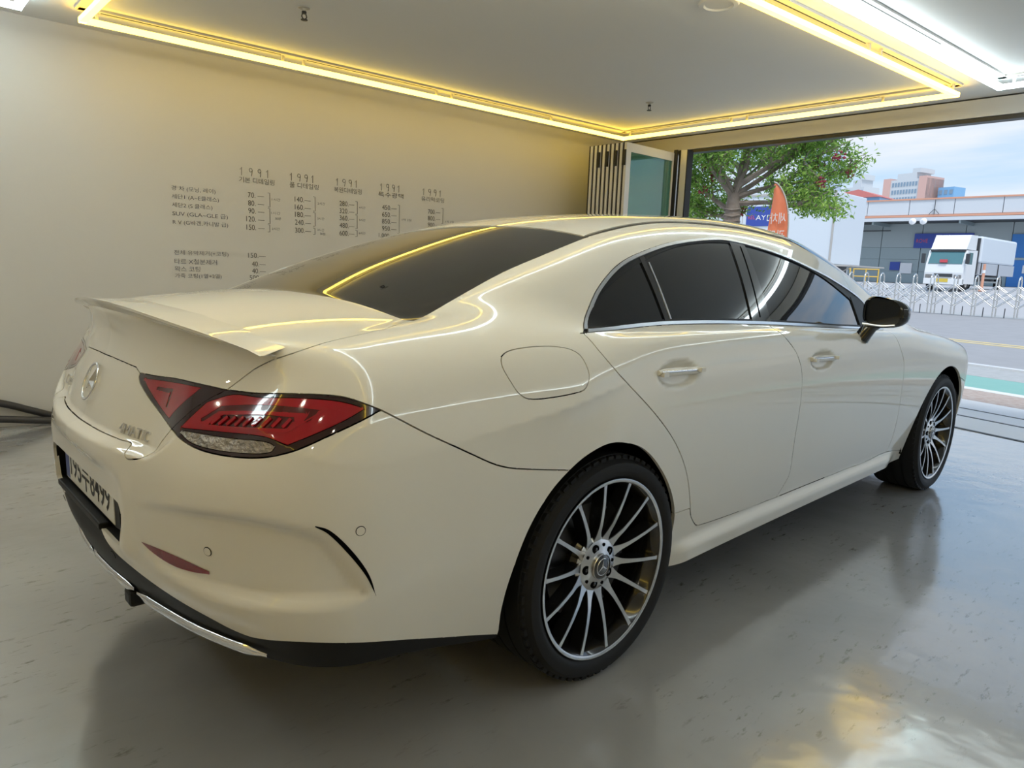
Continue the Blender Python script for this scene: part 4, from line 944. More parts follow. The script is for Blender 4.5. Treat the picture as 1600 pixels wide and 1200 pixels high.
NRM = normals(P)
mc = np.zeros(len(P), bool); mc[np.unique(T[(lab == 'window_chrome_trim') & (cv < 1.045)])] = True
NRM2 = NRM.copy(); NRM2[mc,2] = .30; NRM2[mc,0] *= .3; NRM2 /= np.linalg.norm(NRM2,axis=1,keepdims=True)
CAR = empty('sedan_car', (0,0,0)); tag(CAR, 'white four-door coupe saloon parked on the grey epoxy floor, seen from its rear right corner', 'car')
def components(T):
    n = T.max()+1; par = np.arange(n)
    while True:
        m = par[T].min(1); q = par.copy()
        for k in range(3): np.minimum.at(q, T[:,k], m)
        q = q[q]
        if (q == par).all(): break
        par = q
    return par[T[:,0]]
def part_mesh(name, mask, m, gap=.0018, lip=.012, off=0.0, mirror=False, join=False, NS=None):
    """cut faces -> mesh; edges pulled back by `gap` and turned inwards by `lip`"""
    Tn = T[mask]
    if len(Tn) == 0: return None
    used, inv = np.unique(Tn, return_inverse=True); Tn = inv.reshape(-1,3); X = P[used].copy(); N = (NRM if NS is None else NS)[used].copy(); nv = len(used)
    E = np.concatenate([Tn[:,[0,1]],Tn[:,[1,2]],Tn[:,[2,0]]]); key = np.sort(E,1); U, ix, cnt = np.unique(key, axis=0, return_index=True, return_counts=True)
    BE = E[ix[cnt == 1]]; ctr = np.abs(X[:,1]) < 1e-6
    BE = BE[~(ctr[BE[:,0]] & ctr[BE[:,1]])]
    X += N*off
    bv = np.unique(BE); 
    # inward direction: across the boundary edges, averaged
    fc = {}
    tri_of = np.zeros((nv,3)); 
    Ekey = {tuple(k) for k in np.sort(BE,1).tolist()}
    third = {}
    for (a,b,c) in ((0,1,2),(1,2,0),(2,0,1)):
        pass
    din = np.zeros((nv,3))
    bset = np.zeros(nv, bool); bset[bv] = True
    for (i,j,k) in ((0,1,2),(1,2,0),(2,0,1)):
        a, b, c = Tn[:,i], Tn[:,j], Tn[:,k]
        q = bset[a] & bset[b]; aa, bb, cc = a[q], b[q], c[q]
        ks = np.array([1 if tuple(sorted(p)) in Ekey else 0 for p in zip(aa.tolist(), bb.tolist())], bool) if len(aa) else np.zeros(0,bool)
        aa, bb, cc = aa[ks], bb[ks], cc[ks]
        e = X[bb]-X[aa]; el = np.maximum(np.linalg.norm(e,axis=1,keepdims=True),1e-9); e /= el; w = X[cc]-X[aa]; w -= e*(w*e).sum(1,keepdims=True); w /= np.maximum(np.linalg.norm(w,axis=1,keepdims=True),1e-9)
        np.add.at(din, aa, w*el); np.add.at(din, bb, w*el)
    L = np.linalg.norm(din,axis=1,keepdims=True); din = din/np.maximum(L,1e-9); din[ctr,1] = 0
    X[bv] += din[bv]*gap
    faces = Tn; norm = N
    if lip:
        nb = len(bv); mp = np.full(nv, -1); mp[bv] = np.arange(nb)
        A = X[bv]; B = A-N[bv]*lip; ln = -din[bv]
        A0 = nv+mp[BE[:,0]]; A1 = nv+mp[BE[:,1]]; B0 = nv+nb+mp[BE[:,0]]; B1 = nv+nb+mp[BE[:,1]]
        quads = np.concatenate([np.stack([A1,A0,B0],1), np.stack([A1,B0,B1],1)])
        X = np.concatenate([X,A,B]); norm = np.concatenate([N,ln,ln]); faces = np.concatenate([faces,quads])
    if join:        # spans the centre line: add the mirrored half
        X2 = X*[1,-1,1]; n0 = len(X); X = np.concatenate([X,X2]); norm = np.concatenate([norm,norm*[1,-1,1]]); faces = np.concatenate([faces, faces[:,::-1]+n0])
    if mirror: X = X*[1,-1,1]; norm = norm*[1,-1,1]; faces = faces[:,::-1]
    me = bpy.data.meshes.new(name); me.vertices.add(len(X)); me.vertices.foreach_set('co', X.ravel())
    nf = len(faces); me.loops.add(nf*3); me.loops.foreach_set('vertex_index', faces.astype(np.int32).ravel())
    me.polygons.add(nf); me.polygons.foreach_set('loop_start', np.arange(0,nf*3,3,dtype=np.int32)); 
    me.update(calc_edges=True); me.polygons.foreach_set('use_smooth', np.ones(nf,bool))
    me.normals_split_custom_set_from_vertices([tuple(q) for q in norm]); me.materials.append(m)
    return me
def panel(name, label_, m, center=False, parent=None, **kw):
    mask = lab == label_; par = parent if parent is not None else CAR; out = []
    if not mask.any(): return [None, None]
    if center:
        return [link(name, part_mesh(name, mask, m, join=True, **kw), None, par)]
    pr = par if isinstance(par, (list,tuple)) else (par, par)
    for k, mir in enumerate((False, True)):
        out.append(link(name, part_mesh(name, mask, m, mirror=mir, **kw), None, pr[k]))
    return out
panel('quarter_panel','quarter_panel',M_PAINT); panel('front_fender','front_fender',M_PAINT)
panel('roof_panel','roof_panel',M_PAINT,True,gap=.001); panel('hood','hood',M_PAINT,True); panel('front_bumper','front_bumper',M_PAINT,True)
RB = panel('rear_bumper','rear_bumper',M_PAINT,True)[0]
FD = panel('front_door','front_door',M_PAINT); RD = panel('rear_door','rear_door',M_PAINT); panel('side_sill','side_sill',M_PAINT)
panel('fuel_door','fuel_door',M_PAINT,gap=.0012)
DF = panel('rear_diffuser','rear_diffuser',M_BLACK,True,gap=.0005,off=-.003)[0]
LID = panel('trunk_lid','trunk_lid',M_PAINT,True)[0]; LIDU = panel('lid_spoiler_panel','trunk_lid_upper',M_PAINT,True,parent=LID,gap=.0010)[0]
panel('rear_window','rear_window',M_GLASS,True,gap=.001,off=-.003); panel('windshield','windshield',M_GLASS,True,gap=.001,off=-.002); panel('roof_trim_strip','roof_trim_strip',M_BLACK,gap=0,off=-.004)
panel('window_chrome_trim','window_chrome_trim',M_SATIN,gap=.0006,off=.0025,lip=.010,NS=NRM2)
panel('window_frame','window_frame',M_BLACK,gap=0,off=-.002,lip=.006); panel('b_pillar_cover','b_pillar_cover',M_GLOSS,gap=.0005,off=-.001)
panel('window_divider','window_divider',M_GLOSS,gap=0,off=-.001,lip=.006); panel('mirror_sail','mirror_sail',M_BLACK,gap=0,off=0,lip=.008)
panel('quarter_window','quarter_window',M_GLASS,gap=0,off=-.006,lip=.004); panel('rear_door_window','rear_door_window',M_GLASS,gap=0,off=-.006,lip=.004,parent=RD); panel('front_door_window','front_door_window',M_GLASS,gap=0,off=-.006,lip=.004,parent=FD)
TL = panel('tail_lamp','tail_lamp',M_DKRED,gap=.0016); LL = panel('lid_lamp','lid_lamp',M_DKRED,gap=.0010)
panel('red_lens','red_lens',M_RED,gap=0,off=.0003,lip=.003,parent=TL); panel('dark_band','dark_band',M_RED2,gap=0,off=-.0006,lip=0,parent=TL); panel('light_element','light_element',M_RED2,gap=0,off=-.002,lip=.0,parent=TL); panel('reverse_lens','clear_lens',M_CLEAR,gap=0,off=.0003,lip=.003,parent=TL)
panel('red_lens','inner_red_lens',M_RED,gap=0,off=.0003,lip=.003,parent=LL); panel('dark_band','inner_dark_band',M_RED2,gap=0,off=-.0006,lip=0,parent=LL)

# dark inner shell behind the panel gaps, with the wheel arches open
Pi, si, vi, Ti = build_shell(.05,.05,.08,.04,.04,.06)
ni = normals(Pi); Pi = Pi-ni*.017; Pi[:,1] = np.minimum(Pi[:,1], 0)
ci_s = si[Ti].mean(1); ci_v = vi[Ti].mean(1)
keep = ~(((np.abs(ci_s-.6) < .46) & (ci_v < .79)) | ((np.abs(ci_s-3.539) < .46) & (ci_v < .79)) | (ci_v < .26) | ((ci_s > -.1) & (ci_s < 1.3) & (ci_v < .52)) | ((ci_s > 2.9) & (ci_s < 4.2) & (ci_v < .52)) | ((ci_s < -.80) & (ci_v > .44) & (ci_v < .68)) | ((ci_s < .35) & (ci_v < .44)) | (ci_v < .30))
me = bpy.data.meshes.new('inner_shell'); Tk = Ti[keep]; n0 = len(Pi)
me.from_pydata([tuple(p) for p in Pi]+[(p[0],-p[1],p[2]) for p in Pi], [], [tuple(t) for t in Tk.tolist()]+[tuple(t[::-1]) for t in (Tk+n0).tolist()])
link('inner_shell', me, M_GAP, CAR)
bm = BM()
box(bm, -.55,3.4,-.58,.58,.235,.30); box(bm, .42,2.50,-.80,.80,.215,.29); box(bm, -.93,-.42,-.58,.58,.34,.40)
obj('underbody', bm, M_GAP, CAR)
def liner(x):
    for sgn in (-1,1):
        bm = BM(); R0 = .405; ys = (sgn*.872, sgn*.60); ring = [[bm.verts.new((x+R0*math.cos(t), y, .335+R0*math.sin(t))) for t in [PI*k/36 for k in range(-2,39)]] for y in ys]
        for k in range(40): bm.faces.new((ring[0][k],ring[0][k+1],ring[1][k+1],ring[1][k]))
        bm.faces.new(ring[1]); obj('wheel_arch_liner', bm, M_GAP, CAR)
liner(0); liner(2.939)

# ---------------------------------------------------------------- wheels
def spoke_bm(a0, face):
    """one curved spoke; face=True gives the bright machined face, else the black flank behind it"""
    rs = [.072,.085,.105,.130,.165,.200,.235,.262]; hh = [.033,.030,.024,.016,.009,.004,.001,-.001]; ww = [.0180,.0130,.0085,.0066,.0058,.0053,.0053,.0068]
    bm = BM(); rows = []
    sw = lambda r: .0
    for r, h, w in zip(rs, hh, ww):
        a = a0+sw(r); c, s_ = math.cos(a), math.sin(a); rad = Vector((c,0,s_)); tan = Vector((-s_,0,c))
        p = rad*r
        if face: rows.append([bm.verts.new(p+tan*w*k+Vector((0,h+dh,0))) for k, dh in ((-1,0),(1,0),(1,.004),(-1,.004))])
        else: rows.append([bm.verts.new(p+tan*w*k+Vector((0,h+dh,0))) for k, dh in ((-.95,.004),(.95,.004),(1.5,.042),(-1.5,.042))])
    for A, B in zip(rows[:-1], rows[1:]):
        for k in range(4): bm.faces.new((A[k],A[(k+1)%4],B[(k+1)%4],B[k]))
    bm.faces.new(rows[0]); bm.faces.new(rows[-1][::-1])
    return bm
RY = Matrix.Rotation(PI/2, 4, 'X')          # lathe axis z -> -y (outwards on the right side)
def wheel(x, side, r, w, phase=0):
    """side -1 = right. local y: outwards is -y; mirrored for the left"""
    t = empty('wheel', (x, side*.918, r), CAR)
    if side > 0: t.rotation_euler = (0,0,PI)
    def W(name, bm, m, par=t, sm=.6): return obj(name, bm, m, par, sm)
    rim = .2635
    bm = BM()
    prof = [(rim,-.008),(rim+.012,.006),(rim+.030,.013),(rim+.050,.010),(r-.012,-.006),(r-.004,-.018)]
    for i in range(4):
        c = -.018-.030-(w-.06)*i/4; g_ = -.018-(w-.045)*(i+1)/4
        prof += [(r, g_+.022+(w-.045)/4*.6),(r, g_+.006),(r-.007, g_+.004),(r-.007, g_-.002),(r, g_-.004)]
    prof += [(r-.004,-w+.01),(r-.02,-w),(rim+.03,-w-.004),(rim,-w+.01)]
    lathe(bm, prof, 96, RY); ty = W('tyre', bm, M_RUBBER)
    bm = BM()           # shoulder tread blocks
    for k in range(64):
        a = 2*PI*k/64; M = Matrix.Rotation(a,4,'Y') @ Matrix.Translation((r-.008,.016,0)); box(bm, -.006,.0062,-.010,.022,-.0105,.0105, M)
    tb = obj('tread_blocks', bm, M_RUBBER, t); tb['kind'] = 'stuff'
    bm = BM(); lathe(bm, [(rim+.003,.002),(rim+.004,.0065),(rim-.001,.007),(rim-.0065,.004),(rim-.0065,-.002),(rim-.002,-.004)], 96, RY, close=True); W('rim_lip', bm, M_RIMA)
    bm = BM(); lathe(bm, [(rim-.006,.003),(rim-.018,-.010),(rim-.030,-.06),(rim-.036,-w+.02),(rim-.001,-w+.01),(rim+.002,-.01)], 96, RY, close=True); W('rim_barrel', bm, M_RIMK)
    me_f = None
    for k in range(14):
        a = phase+2*PI*k/14
        for face, nm, mm in ((True,'spoke_face',M_RIMA),(False,'spoke',M_RIMK)):
            key = 'wheel_'+nm
            if key not in SP:
                b_ = spoke_bm(0, face); me = bpy.data.meshes.new(nm); bmesh.ops.recalc_face_normals(b_, faces=b_.faces); b_.to_mesh(me); b_.free(); smooth_by_angle(me, .5); me.materials.append(mm); SP[key] = me
            o = link(nm, SP[key], None, t); o.rotation_euler = (0,a,0)
    RYH = Matrix.Translation((0,.046,0)) @ RY
    # hub: domed bright disc with five bolt holes
    bm = BM(); lathe(bm, [(.0001,.026),(.030,.026),(.040,.022),(.060,.018),(.080,.013),(.089,.006),(.087,-.012),(.0001,-.014)], 56, RYH); W('hub', bm, M_RIMA)
    bm = BM(); lathe(bm, [(.086,.002),(.100,-.012),(.102,-.045),(.05,-.05),(.0001,-.05)], 48, RYH); W('hub_back', bm, M_RIMK)
    for k in range(5):
        a = PI/2+.32+2*PI*k/5; c = Vector((.056*math.cos(a),.046,.056*math.sin(a)))
        bm = BM(); lathe(bm, [(.0132,.015),(.0132,.0202),(.0001,.0202)], 20, Matrix.Translation(c) @ RY); W('bolt_hole', bm, M_GAP)
        bm = BM(); lathe(bm, [(.0001,.0212),(.0052,.0208),(.006,.0203)], 6, Matrix.Translation(c) @ RY); W('lug_bolt', bm, M_RIMK)
        a += PI/5; c = Vector((.062*math.cos(a),.046,.062*math.sin(a)))
        bm = BM(); lathe(bm, [(.0052,.012),(.0052,.0195),(.0001,.0192)], 12, Matrix.Translation(c) @ RY); W('small_hole', bm, M_GAP)
    bm = BM(); lathe(bm, [(.0001,.034),(.024,.034),(.030,.032),(.037,.030),(.0375,.020)], 40, RYH); cap = W('hub_cap', bm, M_GLOSS)
    bm = BM(); lathe(bm, [(.0365,.032),(.0385,.030),(.0385,.020),(.0365,.020)], 40, RYH, close=True); W('cap_ring', bm, M_RIMA, cap)
    bm = BM(); lathe(bm, [(.0235,.0345),(.0250,.0350),(.0265,.0335),(.0250,.032)], 40, RYH, close=True); W('cap_inner_ring', bm, M_RIMA, cap)
    bm = BM(); star(bm, .0235, .0035, .0115, .0095); W('cap_emblem', bm, M_RIMA, cap, .3)
    # brake disc and caliper behind the spokes
    bm = BM(); lathe(bm, [(.07,-.075),(.17,-.075),(.17,-.10),(.07,-.10)], 56, RY, close=True); W('brake_disc', bm, mat('cast_brake_disc', (.10,.10,.105), .4, metal=1))
    bm = BM(); box(bm, -.06,.06,.055,.13,.10,.19, bev=.012); W('brake_caliper', bm, mat('dark_caliper', (.03,.03,.032), .5))
    bm = BM(); lathe(bm, [(.0001,-.11),(.22,-.115),(.225,-w+.02)], 40, RY); W('backing_plate', bm, M_GAP)
    return t
def star(bm, R, w, y0, y1, M=None):
    """three-pointed star in the xz plane, ridge raised"""
    c0 = Vector((0,y1*1.0,0)); vs = []
    pts = []
    for k in range(3):
        a = PI/2+2*PI*k/3; pts.append(Vector((R*math.cos(a),y0,R*math.sin(a)))); b = a+PI/3; pts.append(Vector((w*math.cos(b)*1.15,y0,w*math.sin(b)*1.15)))
    n = 6; V0 = [bm.verts.new(p) for p in pts]; cc = bm.verts.new((0,y1,0)); cb = bm.verts.new((0,y0+.001,0)); vs = V0+[cc,cb]
    for i in range(n):
        bm.faces.new((V0[i],V0[(i+1)%n],cc)); bm.faces.new((V0[(i+1)%n],V0[i],cb))
    if M is not None: bmesh.ops.transform(bm, matrix=M, verts=vs)
SP = {}
for x, r, w, ph in ((0,.335,.275,.13),(2.939,.337,.245,.02)):
    for sd in (-1,1): wheel(x, sd, r, w, ph)

# ---------------------------------------------------------------- trim, badges, plate, mirrors, handles
def surf(y, z, x0=-1.3, x1=-.3):
    xs = np.linspace(x0, x1, 400); f = FF(np.stack([xs, np.full(400,y), np.full(400,z)],1)); k = np.argmax(f < 0); lo, hi = xs[k-1], xs[k]
    for i in range(20):
        m = (lo+hi)/2
        if FF(np.array([[m,y,z]]))[0] < 0: hi = m
        else: lo = m
    p = np.array([[hi,y,z]]); n = normals(p)[0]; return Vector(p[0]), Vector(n)
def surf_side(x, z, y0=1.05):
    ys = np.linspace(y0, .3, 400); f = FF(np.stack([np.full(400,x), -ys, np.full(400,z)],1)); k = np.argmax(f < 0); lo, hi = ys[k], ys[k-1]
    for i in range(20):
        m = (lo+hi)/2
        if FF(np.array([[x,-m,z]]))[0] < 0: lo = m
        else: hi = m
    p = np.array([[x,-lo,z]]); return Vector(p[0]), Vector(normals(p)[0])
def chart_point(s, v):
    """surface point at chart position (tail and flank, s < 3.9)"""
    ox = max(min(s-.6, XF_CAP), -.6); az = PI/2+s/.93 if s < 0 else PI/2; dx, dy = (-math.cos(az), -math.sin(az)) if s < 0 else (0,-1)
    el = (v-.6)/.9 if v > .6 else 0; z0 = min(v, .6); D = np.array([dx*math.cos(el), dy*math.cos(el), math.sin(el)]); O = np.array([ox,0,z0])
    ts = np.linspace(1.15,.05,221); k = int(np.argmax(FF(O+ts[:,None]*D) < 0)); lo, hi = ts[k], ts[k-1]
    for i in range(18):
        m = (lo+hi)/2
        if FF((O+D*m)[None])[0] < 0: lo = m
        else: hi = m
    p = O+D*lo; return Vector(p), Vector(normals(p[None])[0])
# dark slit along the edge of the bumper dish
sl = catmull([(-.300,.655),(-.272,.640),(-.233,.596),(-.196,.539),(-.174,.484)], 6)
for s_ in (1,-1):
    bm = BM(); rows = []
    for i, (a_, b_) in enumerate(sl):
        t_ = i/(len(sl)-1); w_ = .0045*math.sin(PI*min(1,t_*1.02+.02))**.7+.0003; p, n = chart_point(a_+.003, b_+.002)
        j_ = min(i+1, len(sl)-1); k_ = max(i-1, 0); d_ = (chart_point(*sl[j_])[0]-chart_point(*sl[k_])[0]).normalized(); x_ = d_.cross(n).normalized()
        rows.append([bm.verts.new(((p+x_*w_*q+n*.0012).x, (p+x_*w_*q+n*.0012).y*s_, (p+x_*w_*q+n*.0012).z)) for q in (-1,1)])
    for A, B in zip(rows[:-1], rows[1:]): bm.faces.new((A[0],A[1],B[1],B[0]))
    obj('vent_slit', bm, M_GAP, RB)
def surf_strip(name, pts, w, off, m, parent, th=.0):
    """thin strip lying on the body along a chart line; parent = (right, left)"""
    for k, s_ in enumerate((1,-1)):
        bm = BM(); rows = []
        for i, q in enumerate(pts):
            p, n = chart_point(*q); d_ = (chart_point(*pts[min(i+1,len(pts)-1)])[0]-chart_point(*pts[max(i-1,0)])[0]).normalized(); x_ = d_.cross(n).normalized()
            rows.append([bm.verts.new((r.x, r.y*s_, r.z)) for r in (p-x_*w+n*(off-.003), p-x_*w+n*off, p+x_*w+n*off, p+x_*w+n*(off-.003))])
        for A, B in zip(rows[:-1], rows[1:]):
            for j in range(3): bm.faces.new((A[j],A[j+1],B[j+1],B[j]))
        obj(name, bm, m, parent[k] if isinstance(parent, (list,tuple)) else parent)
lin = lambda a, b, n: [(a[0]+(b[0]-a[0])*i/n, a[1]+(b[1]-a[1])*i/n) for i in range(n+1)]
surf_strip('divider_edge_trim', lin((.946,1.036),(.963,1.232),10), .0032, .0012, M_SATIN, RD)
surf_strip('pillar_gap', lin((1.512,1.03),(1.643,1.328),12), .0022, .0006, M_GAP, CAR)
for cs_, cv_, mm in SENSORS:
    for s_ in (1,-1):
        c, n = chart_point(cs_, cv_); x_ = n.cross(Vector((0,0,1))).normalized(); y_ = x_.cross(n)
        fl_ = lambda p: Vector((p.x, p.y*s_, p.z))
        bm = BM(); a_ = [bm.verts.new(fl_(c+n*.0010+x_*.0108*math.cos(t)+y_*.0108*math.sin(t))) for t in [2*PI*k/28 for k in range(28)]]; bm.faces.new(a_); ring_ = obj('parking_sensor', bm, M_GAP, RB)
        bm = BM(); a_ = [bm.verts.new(fl_(c+n*.0018+x_*.0093*math.cos(t)+y_*.0093*math.sin(t))) for t in [2*PI*k/28 for k in range(28)]]; bm.faces.new(a_); obj('sensor_face', bm, mm, ring_)
up_ = catmull([(-.783,.538),(-.70,.5365),(-.62,.528),(-.537,.513)], 5); dn_ = catmull([(-.783,.537),(-.735,.521),(-.66,.5045),(-.590,.5015),(-.537,.506)], 5)
for s_ in (1,-1):
    bm = BM(); rows = []
    for i in range(16):
        t_ = i/15; f1 = tuple(np.array([np.interp(t_*(len(L)-1), range(len(L)), [q[k] for q in L]) for k in (0,1)]) for L in (up_, dn_)) if False else [(float(np.interp(t_*(len(L)-1), range(len(L)), [q[0] for q in L])), float(np.interp(t_*(len(L)-1), range(len(L)), [q[1] for q in L]))) for L in (up_, dn_)]
        (p0,n0), (p1,n1) = chart_point(*f1[0]), chart_point(*f1[1]); rows.append([bm.verts.new(((p+n*.0012).x, (p+n*.0012).y*s_, (p+n*.0012).z)) for p, n in ((p0,n0),(p1,n1))])
    for A, B in zip(rows[:-1], rows[1:]): bm.faces.new((A[0],A[1],B[1],B[0]))
    obj('rear_reflector', bm, M_REFL, RB)
# ribs inside the lamps
for i in range(9):
    t_ = i/8; u0 = (-.500+.165*t_, .8945-.022*t_); u1 = (-.525+.172*t_, .8770-.0215*t_)
    surf_strip('lamp_rib', lin(u0, u1, 3), .0035, .0016, M_RED, TL)
surf_strip('lamp_light_line', catmull([(-.585,.874),(-.50,.866),(-.42,.857),(-.355,.845),(-.32,.858),(-.262,.886)], 4), .0016, .0014, M_RED, TL)
# trunk emblem
p, n = surf(0, .842); up = Vector((0,0,1)); xa = up.cross(-n) ; xa = Vector((0,-1,0)); za = n; ya = za.cross(xa).normalized()
ME = Matrix((xa, za*-1, ya)).transposed().to_4x4(); ME.translation = p
bm = BM(); R0 = .050
tube(bm, [(R0*math.cos(2*PI*k/48), -.009, R0*math.sin(2*PI*k/48)) for k in range(48)], .0042, 8, closed=True)
bmesh.ops.transform(bm, matrix=ME, verts=bm.verts); em = obj('emblem_ring', bm, M_CHROME, LID, .8)
bm = BM(); star(bm, .049, .0062, -.003, -.014, ME); obj('emblem_star', bm, M_CHROME, em, .2)
def wrap_text(s_, y0, y1, z, h, m, parent, depth=.003):
    """raised lettering laid on the tail, reading from +y to -y"""
    me = text_mesh(s_, 1, h, thin=0, depth=.001); nvt = len(me.vertices); co = np.zeros(nvt*3); me.vertices.foreach_get('co', co); co = co.reshape(-1,3)
    zz = co[:,2]; zz = (zz-zz.min())/max(zz.max()-zz.min(),1e-9)
    ks = np.linspace(0,1,9); fr = [surf(y0+(y1-y0)*k, z+h/2) for k in ks]; fx = np.array([f[0].x for f in fr]); nx = np.array([f[1] for f in fr])
    slope = np.array([surf(y0+(y1-y0)*k, z+h)[0].x-surf(y0+(y1-y0)*k, z)[0].x for k in ks])/h
    X = np.interp(co[:,0], ks, fx)+np.interp(co[:,0], ks, slope)*(co[:,1]-h/2); Y = y0+(y1-y0)*co[:,0]; Z = z+co[:,1]
    N_ = np.stack([np.interp(co[:,0], ks, nx[:,i]) for i in range(3)],1)
    Q = np.stack([X,Y,Z],1)+N_*(zz*depth+.0004)[:,None]; me.vertices.foreach_set('co', Q.ravel()); me.update(); return link('badge_lettering', me, m, parent)
wrap_text('4MATIC', -.262, -.412, .758, .024, M_CHROME, LID)
wrap_text('CLS', .46, .375, .772, .030, M_CHROME, LID)
# plate pocket, plate, holder
bm = BM()
box(bm, -1.088,-1.080,-.372,.372,.49,.63)
box(bm, -1.110,-1.080,-.372,-.364,.50,.622); box(bm, -1.110,-1.080,.364,.372,.50,.622); box(bm, -1.110,-1.080,-.372,.372,.614,.622); box(bm, -1.110,-1.080,-.372,.372,.492,.499)
obj('plate_recess', bm, M_BLACK, RB)
PLX = -1.104
bm = BM(); box(bm, PLX+.0005,PLX+.010,-.268,.268,.517,.640, bev=.003); ph = obj('plate_holder', bm, M_BLACK, RB)
bm = BM(); hexa(bm, [(PLX,-.268,.520),(PLX,-.305,.525),(PLX+.012,-.305,.525),(PLX+.012,-.268,.520)], [(PLX,-.268,.640),(PLX,-.300,.590),(PLX+.012,-.300,.590),(PLX+.012,-.268,.640)]); obj('plate_holder_end', bm, M_BLACK, RB)
bm = BM(); box(bm, PLX-.002,PLX,-.260,.260,.525,.635); plate = obj('number_plate', bm, mat('plate_white', (.72,.71,.66), .35), RB)
bm = BM(); box(bm, PLX-.0028,PLX-.0020,.215,.257,.528,.632); obj('plate_blue_band', bm, mat('plate_blue', (.02,.05,.25), .4), plate)
me = text_mesh('195누8499', .425, .086, thin=.012); o = link('plate_lettering', me, mat('plate_ink', (.012,.012,.012), .5), plate)
M = Matrix((Vector((0,-1,0)), Vector((0,0,1)), Vector((-1,0,0)))).transposed().to_4x4(); M.translation = Vector((PLX-.0027,.198,.537)); o.matrix_world = M
bm = BM(); box(bm, -1.126,-1.100,-.19,.285,.494,.512, bev=.004); obj('plate_handle', bm, M_BLACK, RB)
# spoiler lip along the rear edge of the lid
bm = BM(); rows = []
LY = [-.715,-.69,-.66,-.62,-.56,-.48,-.38,-.25,-.10,0,.10,.25,.38,.48,.56,.62,.66,.69,.715]
for y in LY:
    a_ = abs(y); ez = float(Dc_(-1.02))-.10*a_*a_; f_ = float(sst(0,.20,.72-a_))
    xr = float(np.interp(a_, [0,.129,.305,.452,.532,.656,.689,.72], [-1.044,-1.040,-1.027,-1.006,-.990,-.953,-.940,-.925]))
    zt = float(np.interp(a_, [0,.129,.305,.452,.532,.656,.689,.72], [1.055,1.053,1.044,1.030,1.022,1.004,.997,.985]))
    xd = xr+.13; P0 = np.array([[xd,y,z_] for z_ in np.linspace(1.15,.9,251)]); k_ = int(np.argmax(FF(P0) < 0)); zd = P0[k_,2]
    xm = xr+.06; P0[:,0] = xm; km = int(np.argmax(FF(P0) < 0)); zm = P0[km,2]
    tip = Vector((xr-.012*f_, y*(1+.008*f_), zt+.008*f_)); 
    pu = surf(y, zt-.030)[0]
    rows.append([bm.verts.new(q) for q in (Vector((xd,y,zd-.002)), Vector((xm,y,max(zm, zt+.001)+.003*f_)), Vector((xr+.012,y,zt+.007*f_)), tip, tip+Vector((.001,0,-.006*f_-.0005)), Vector((max(pu.x,xr)+.004,y,zt-.018*f_-.002)), Vector((pu.x+.012,y,zt-.032)))])
for A, B in zip(rows[:-1], rows[1:]):
    for k in range(6): bm.faces.new((A[k],A[k+1],B[k+1],B[k]))
obj('spoiler_lip', bm, M_PAINT, LID, .7)
# chrome exhaust surrounds along the lower edge of the diffuser
def ribbon(name, m, y0, y1, z0_, z1_, out, n=26, parent=DF):
    for s_ in (1,-1):
        bm = BM(); rows = []
        for i in range(n+1):
            t_ = i/n; y = y0+(y1-y0)*t_; z = z0_+(z1_-z0_)*t_; p = surf(-y, z)[0]; ta = min(1, math.sin(PI*min(max(t_,.02),.98))*3)
            c = Vector((p.x-out+.004, p.y*s_, z)); h = .011*ta+.002
            rows.append([bm.verts.new(c+Vector((-.007*math.cos(q)*ta, 0, h*math.sin(q)))) for q in [2*PI*j/10 for j in range(10)]])
        for A, B in zip(rows[:-1], rows[1:]):
            for k in range(10): bm.faces.new((A[k],A[(k+1)%10],B[(k+1)%10],B[k]))
        obj(name, bm, m, parent, 1.0)
ribbon('exhaust_trim', M_CHROME, .30, .745, .352, .335, .012)
ribbon('diffuser_chrome_strip', M_CHROME, .0, .28, .366, .355, .008)
bm = BM(); box(bm, -1.085,-1.02,-.27,-.215,.300,.345, bev=.01); obj('tow_eye_cover', bm, M_BLACK, CAR)
# rubber strip / bump on the rear sill end
# door handles
for nm, cx, cz, par in (('r',.290,.892,RD),('f',1.312,.868,FD)):
    for k, s_ in enumerate((1,-1)):
        bm = BM(); rows = []; n = 18
        for i in range(n+1):
            t_ = i/n; x = cx-.118+.236*t_; z = cz-.004*(2*t_-1); q, nn = surf_side(x, z)
            env = min(1, math.sin(PI*min(max(t_,.0),1))*2.2+.12); out = .020+.012*math.sin(PI*t_)
            # follow the undished surface
            qy = surf_side(x, cz+.075)[0].y*.5+surf_side(x, cz-.075)[0].y*.5
            c = Vector((x, qy-.006, z)); hgt = .0125*min(1,.55+env*.45); th = .0085
            rows.append([bm.verts.new((c.x, (c.y+th*math.cos(a_)*-1)*s_, c.z+hgt*math.sin(a_))) for a_ in [2*PI*j/12 for j in range(12)]])
        for A, B in zip(rows[:-1], rows[1:]):
            for j in range(12): bm.faces.new((A[j],A[(j+1)%12],B[(j+1)%12],B[j]))
        bm.faces.new(rows[0]); bm.faces.new(rows[-1][::-1])
        h = obj('door_handle', bm, M_PAINT, par[k], .9)
        bm = BM(); pts = []
        for i in range(15):
            t_ = i/14; x = cx-.112+.224*t_; qy = surf_side(x, cz+.075)[0].y*.5+surf_side(x, cz-.075)[0].y*.5; pts.append((x,(qy-.0155)*s_,cz-.004*(2*t_-1)+.003))
        tube(bm, pts, .0036, 8); obj('handle_chrome_strip', bm, M_CHROME, h, .9)
        for e in (-1,1):
            x = cx+e*.098; q, nn = surf_side(x, cz); bm = BM(); box(bm, x-.012,x+.012, min(q.y*s_, (q.y-.028)*s_), max(q.y*s_, (q.y-.028)*s_), cz-.007, cz+.007); obj('handle_mount', bm, M_PAINT, h)
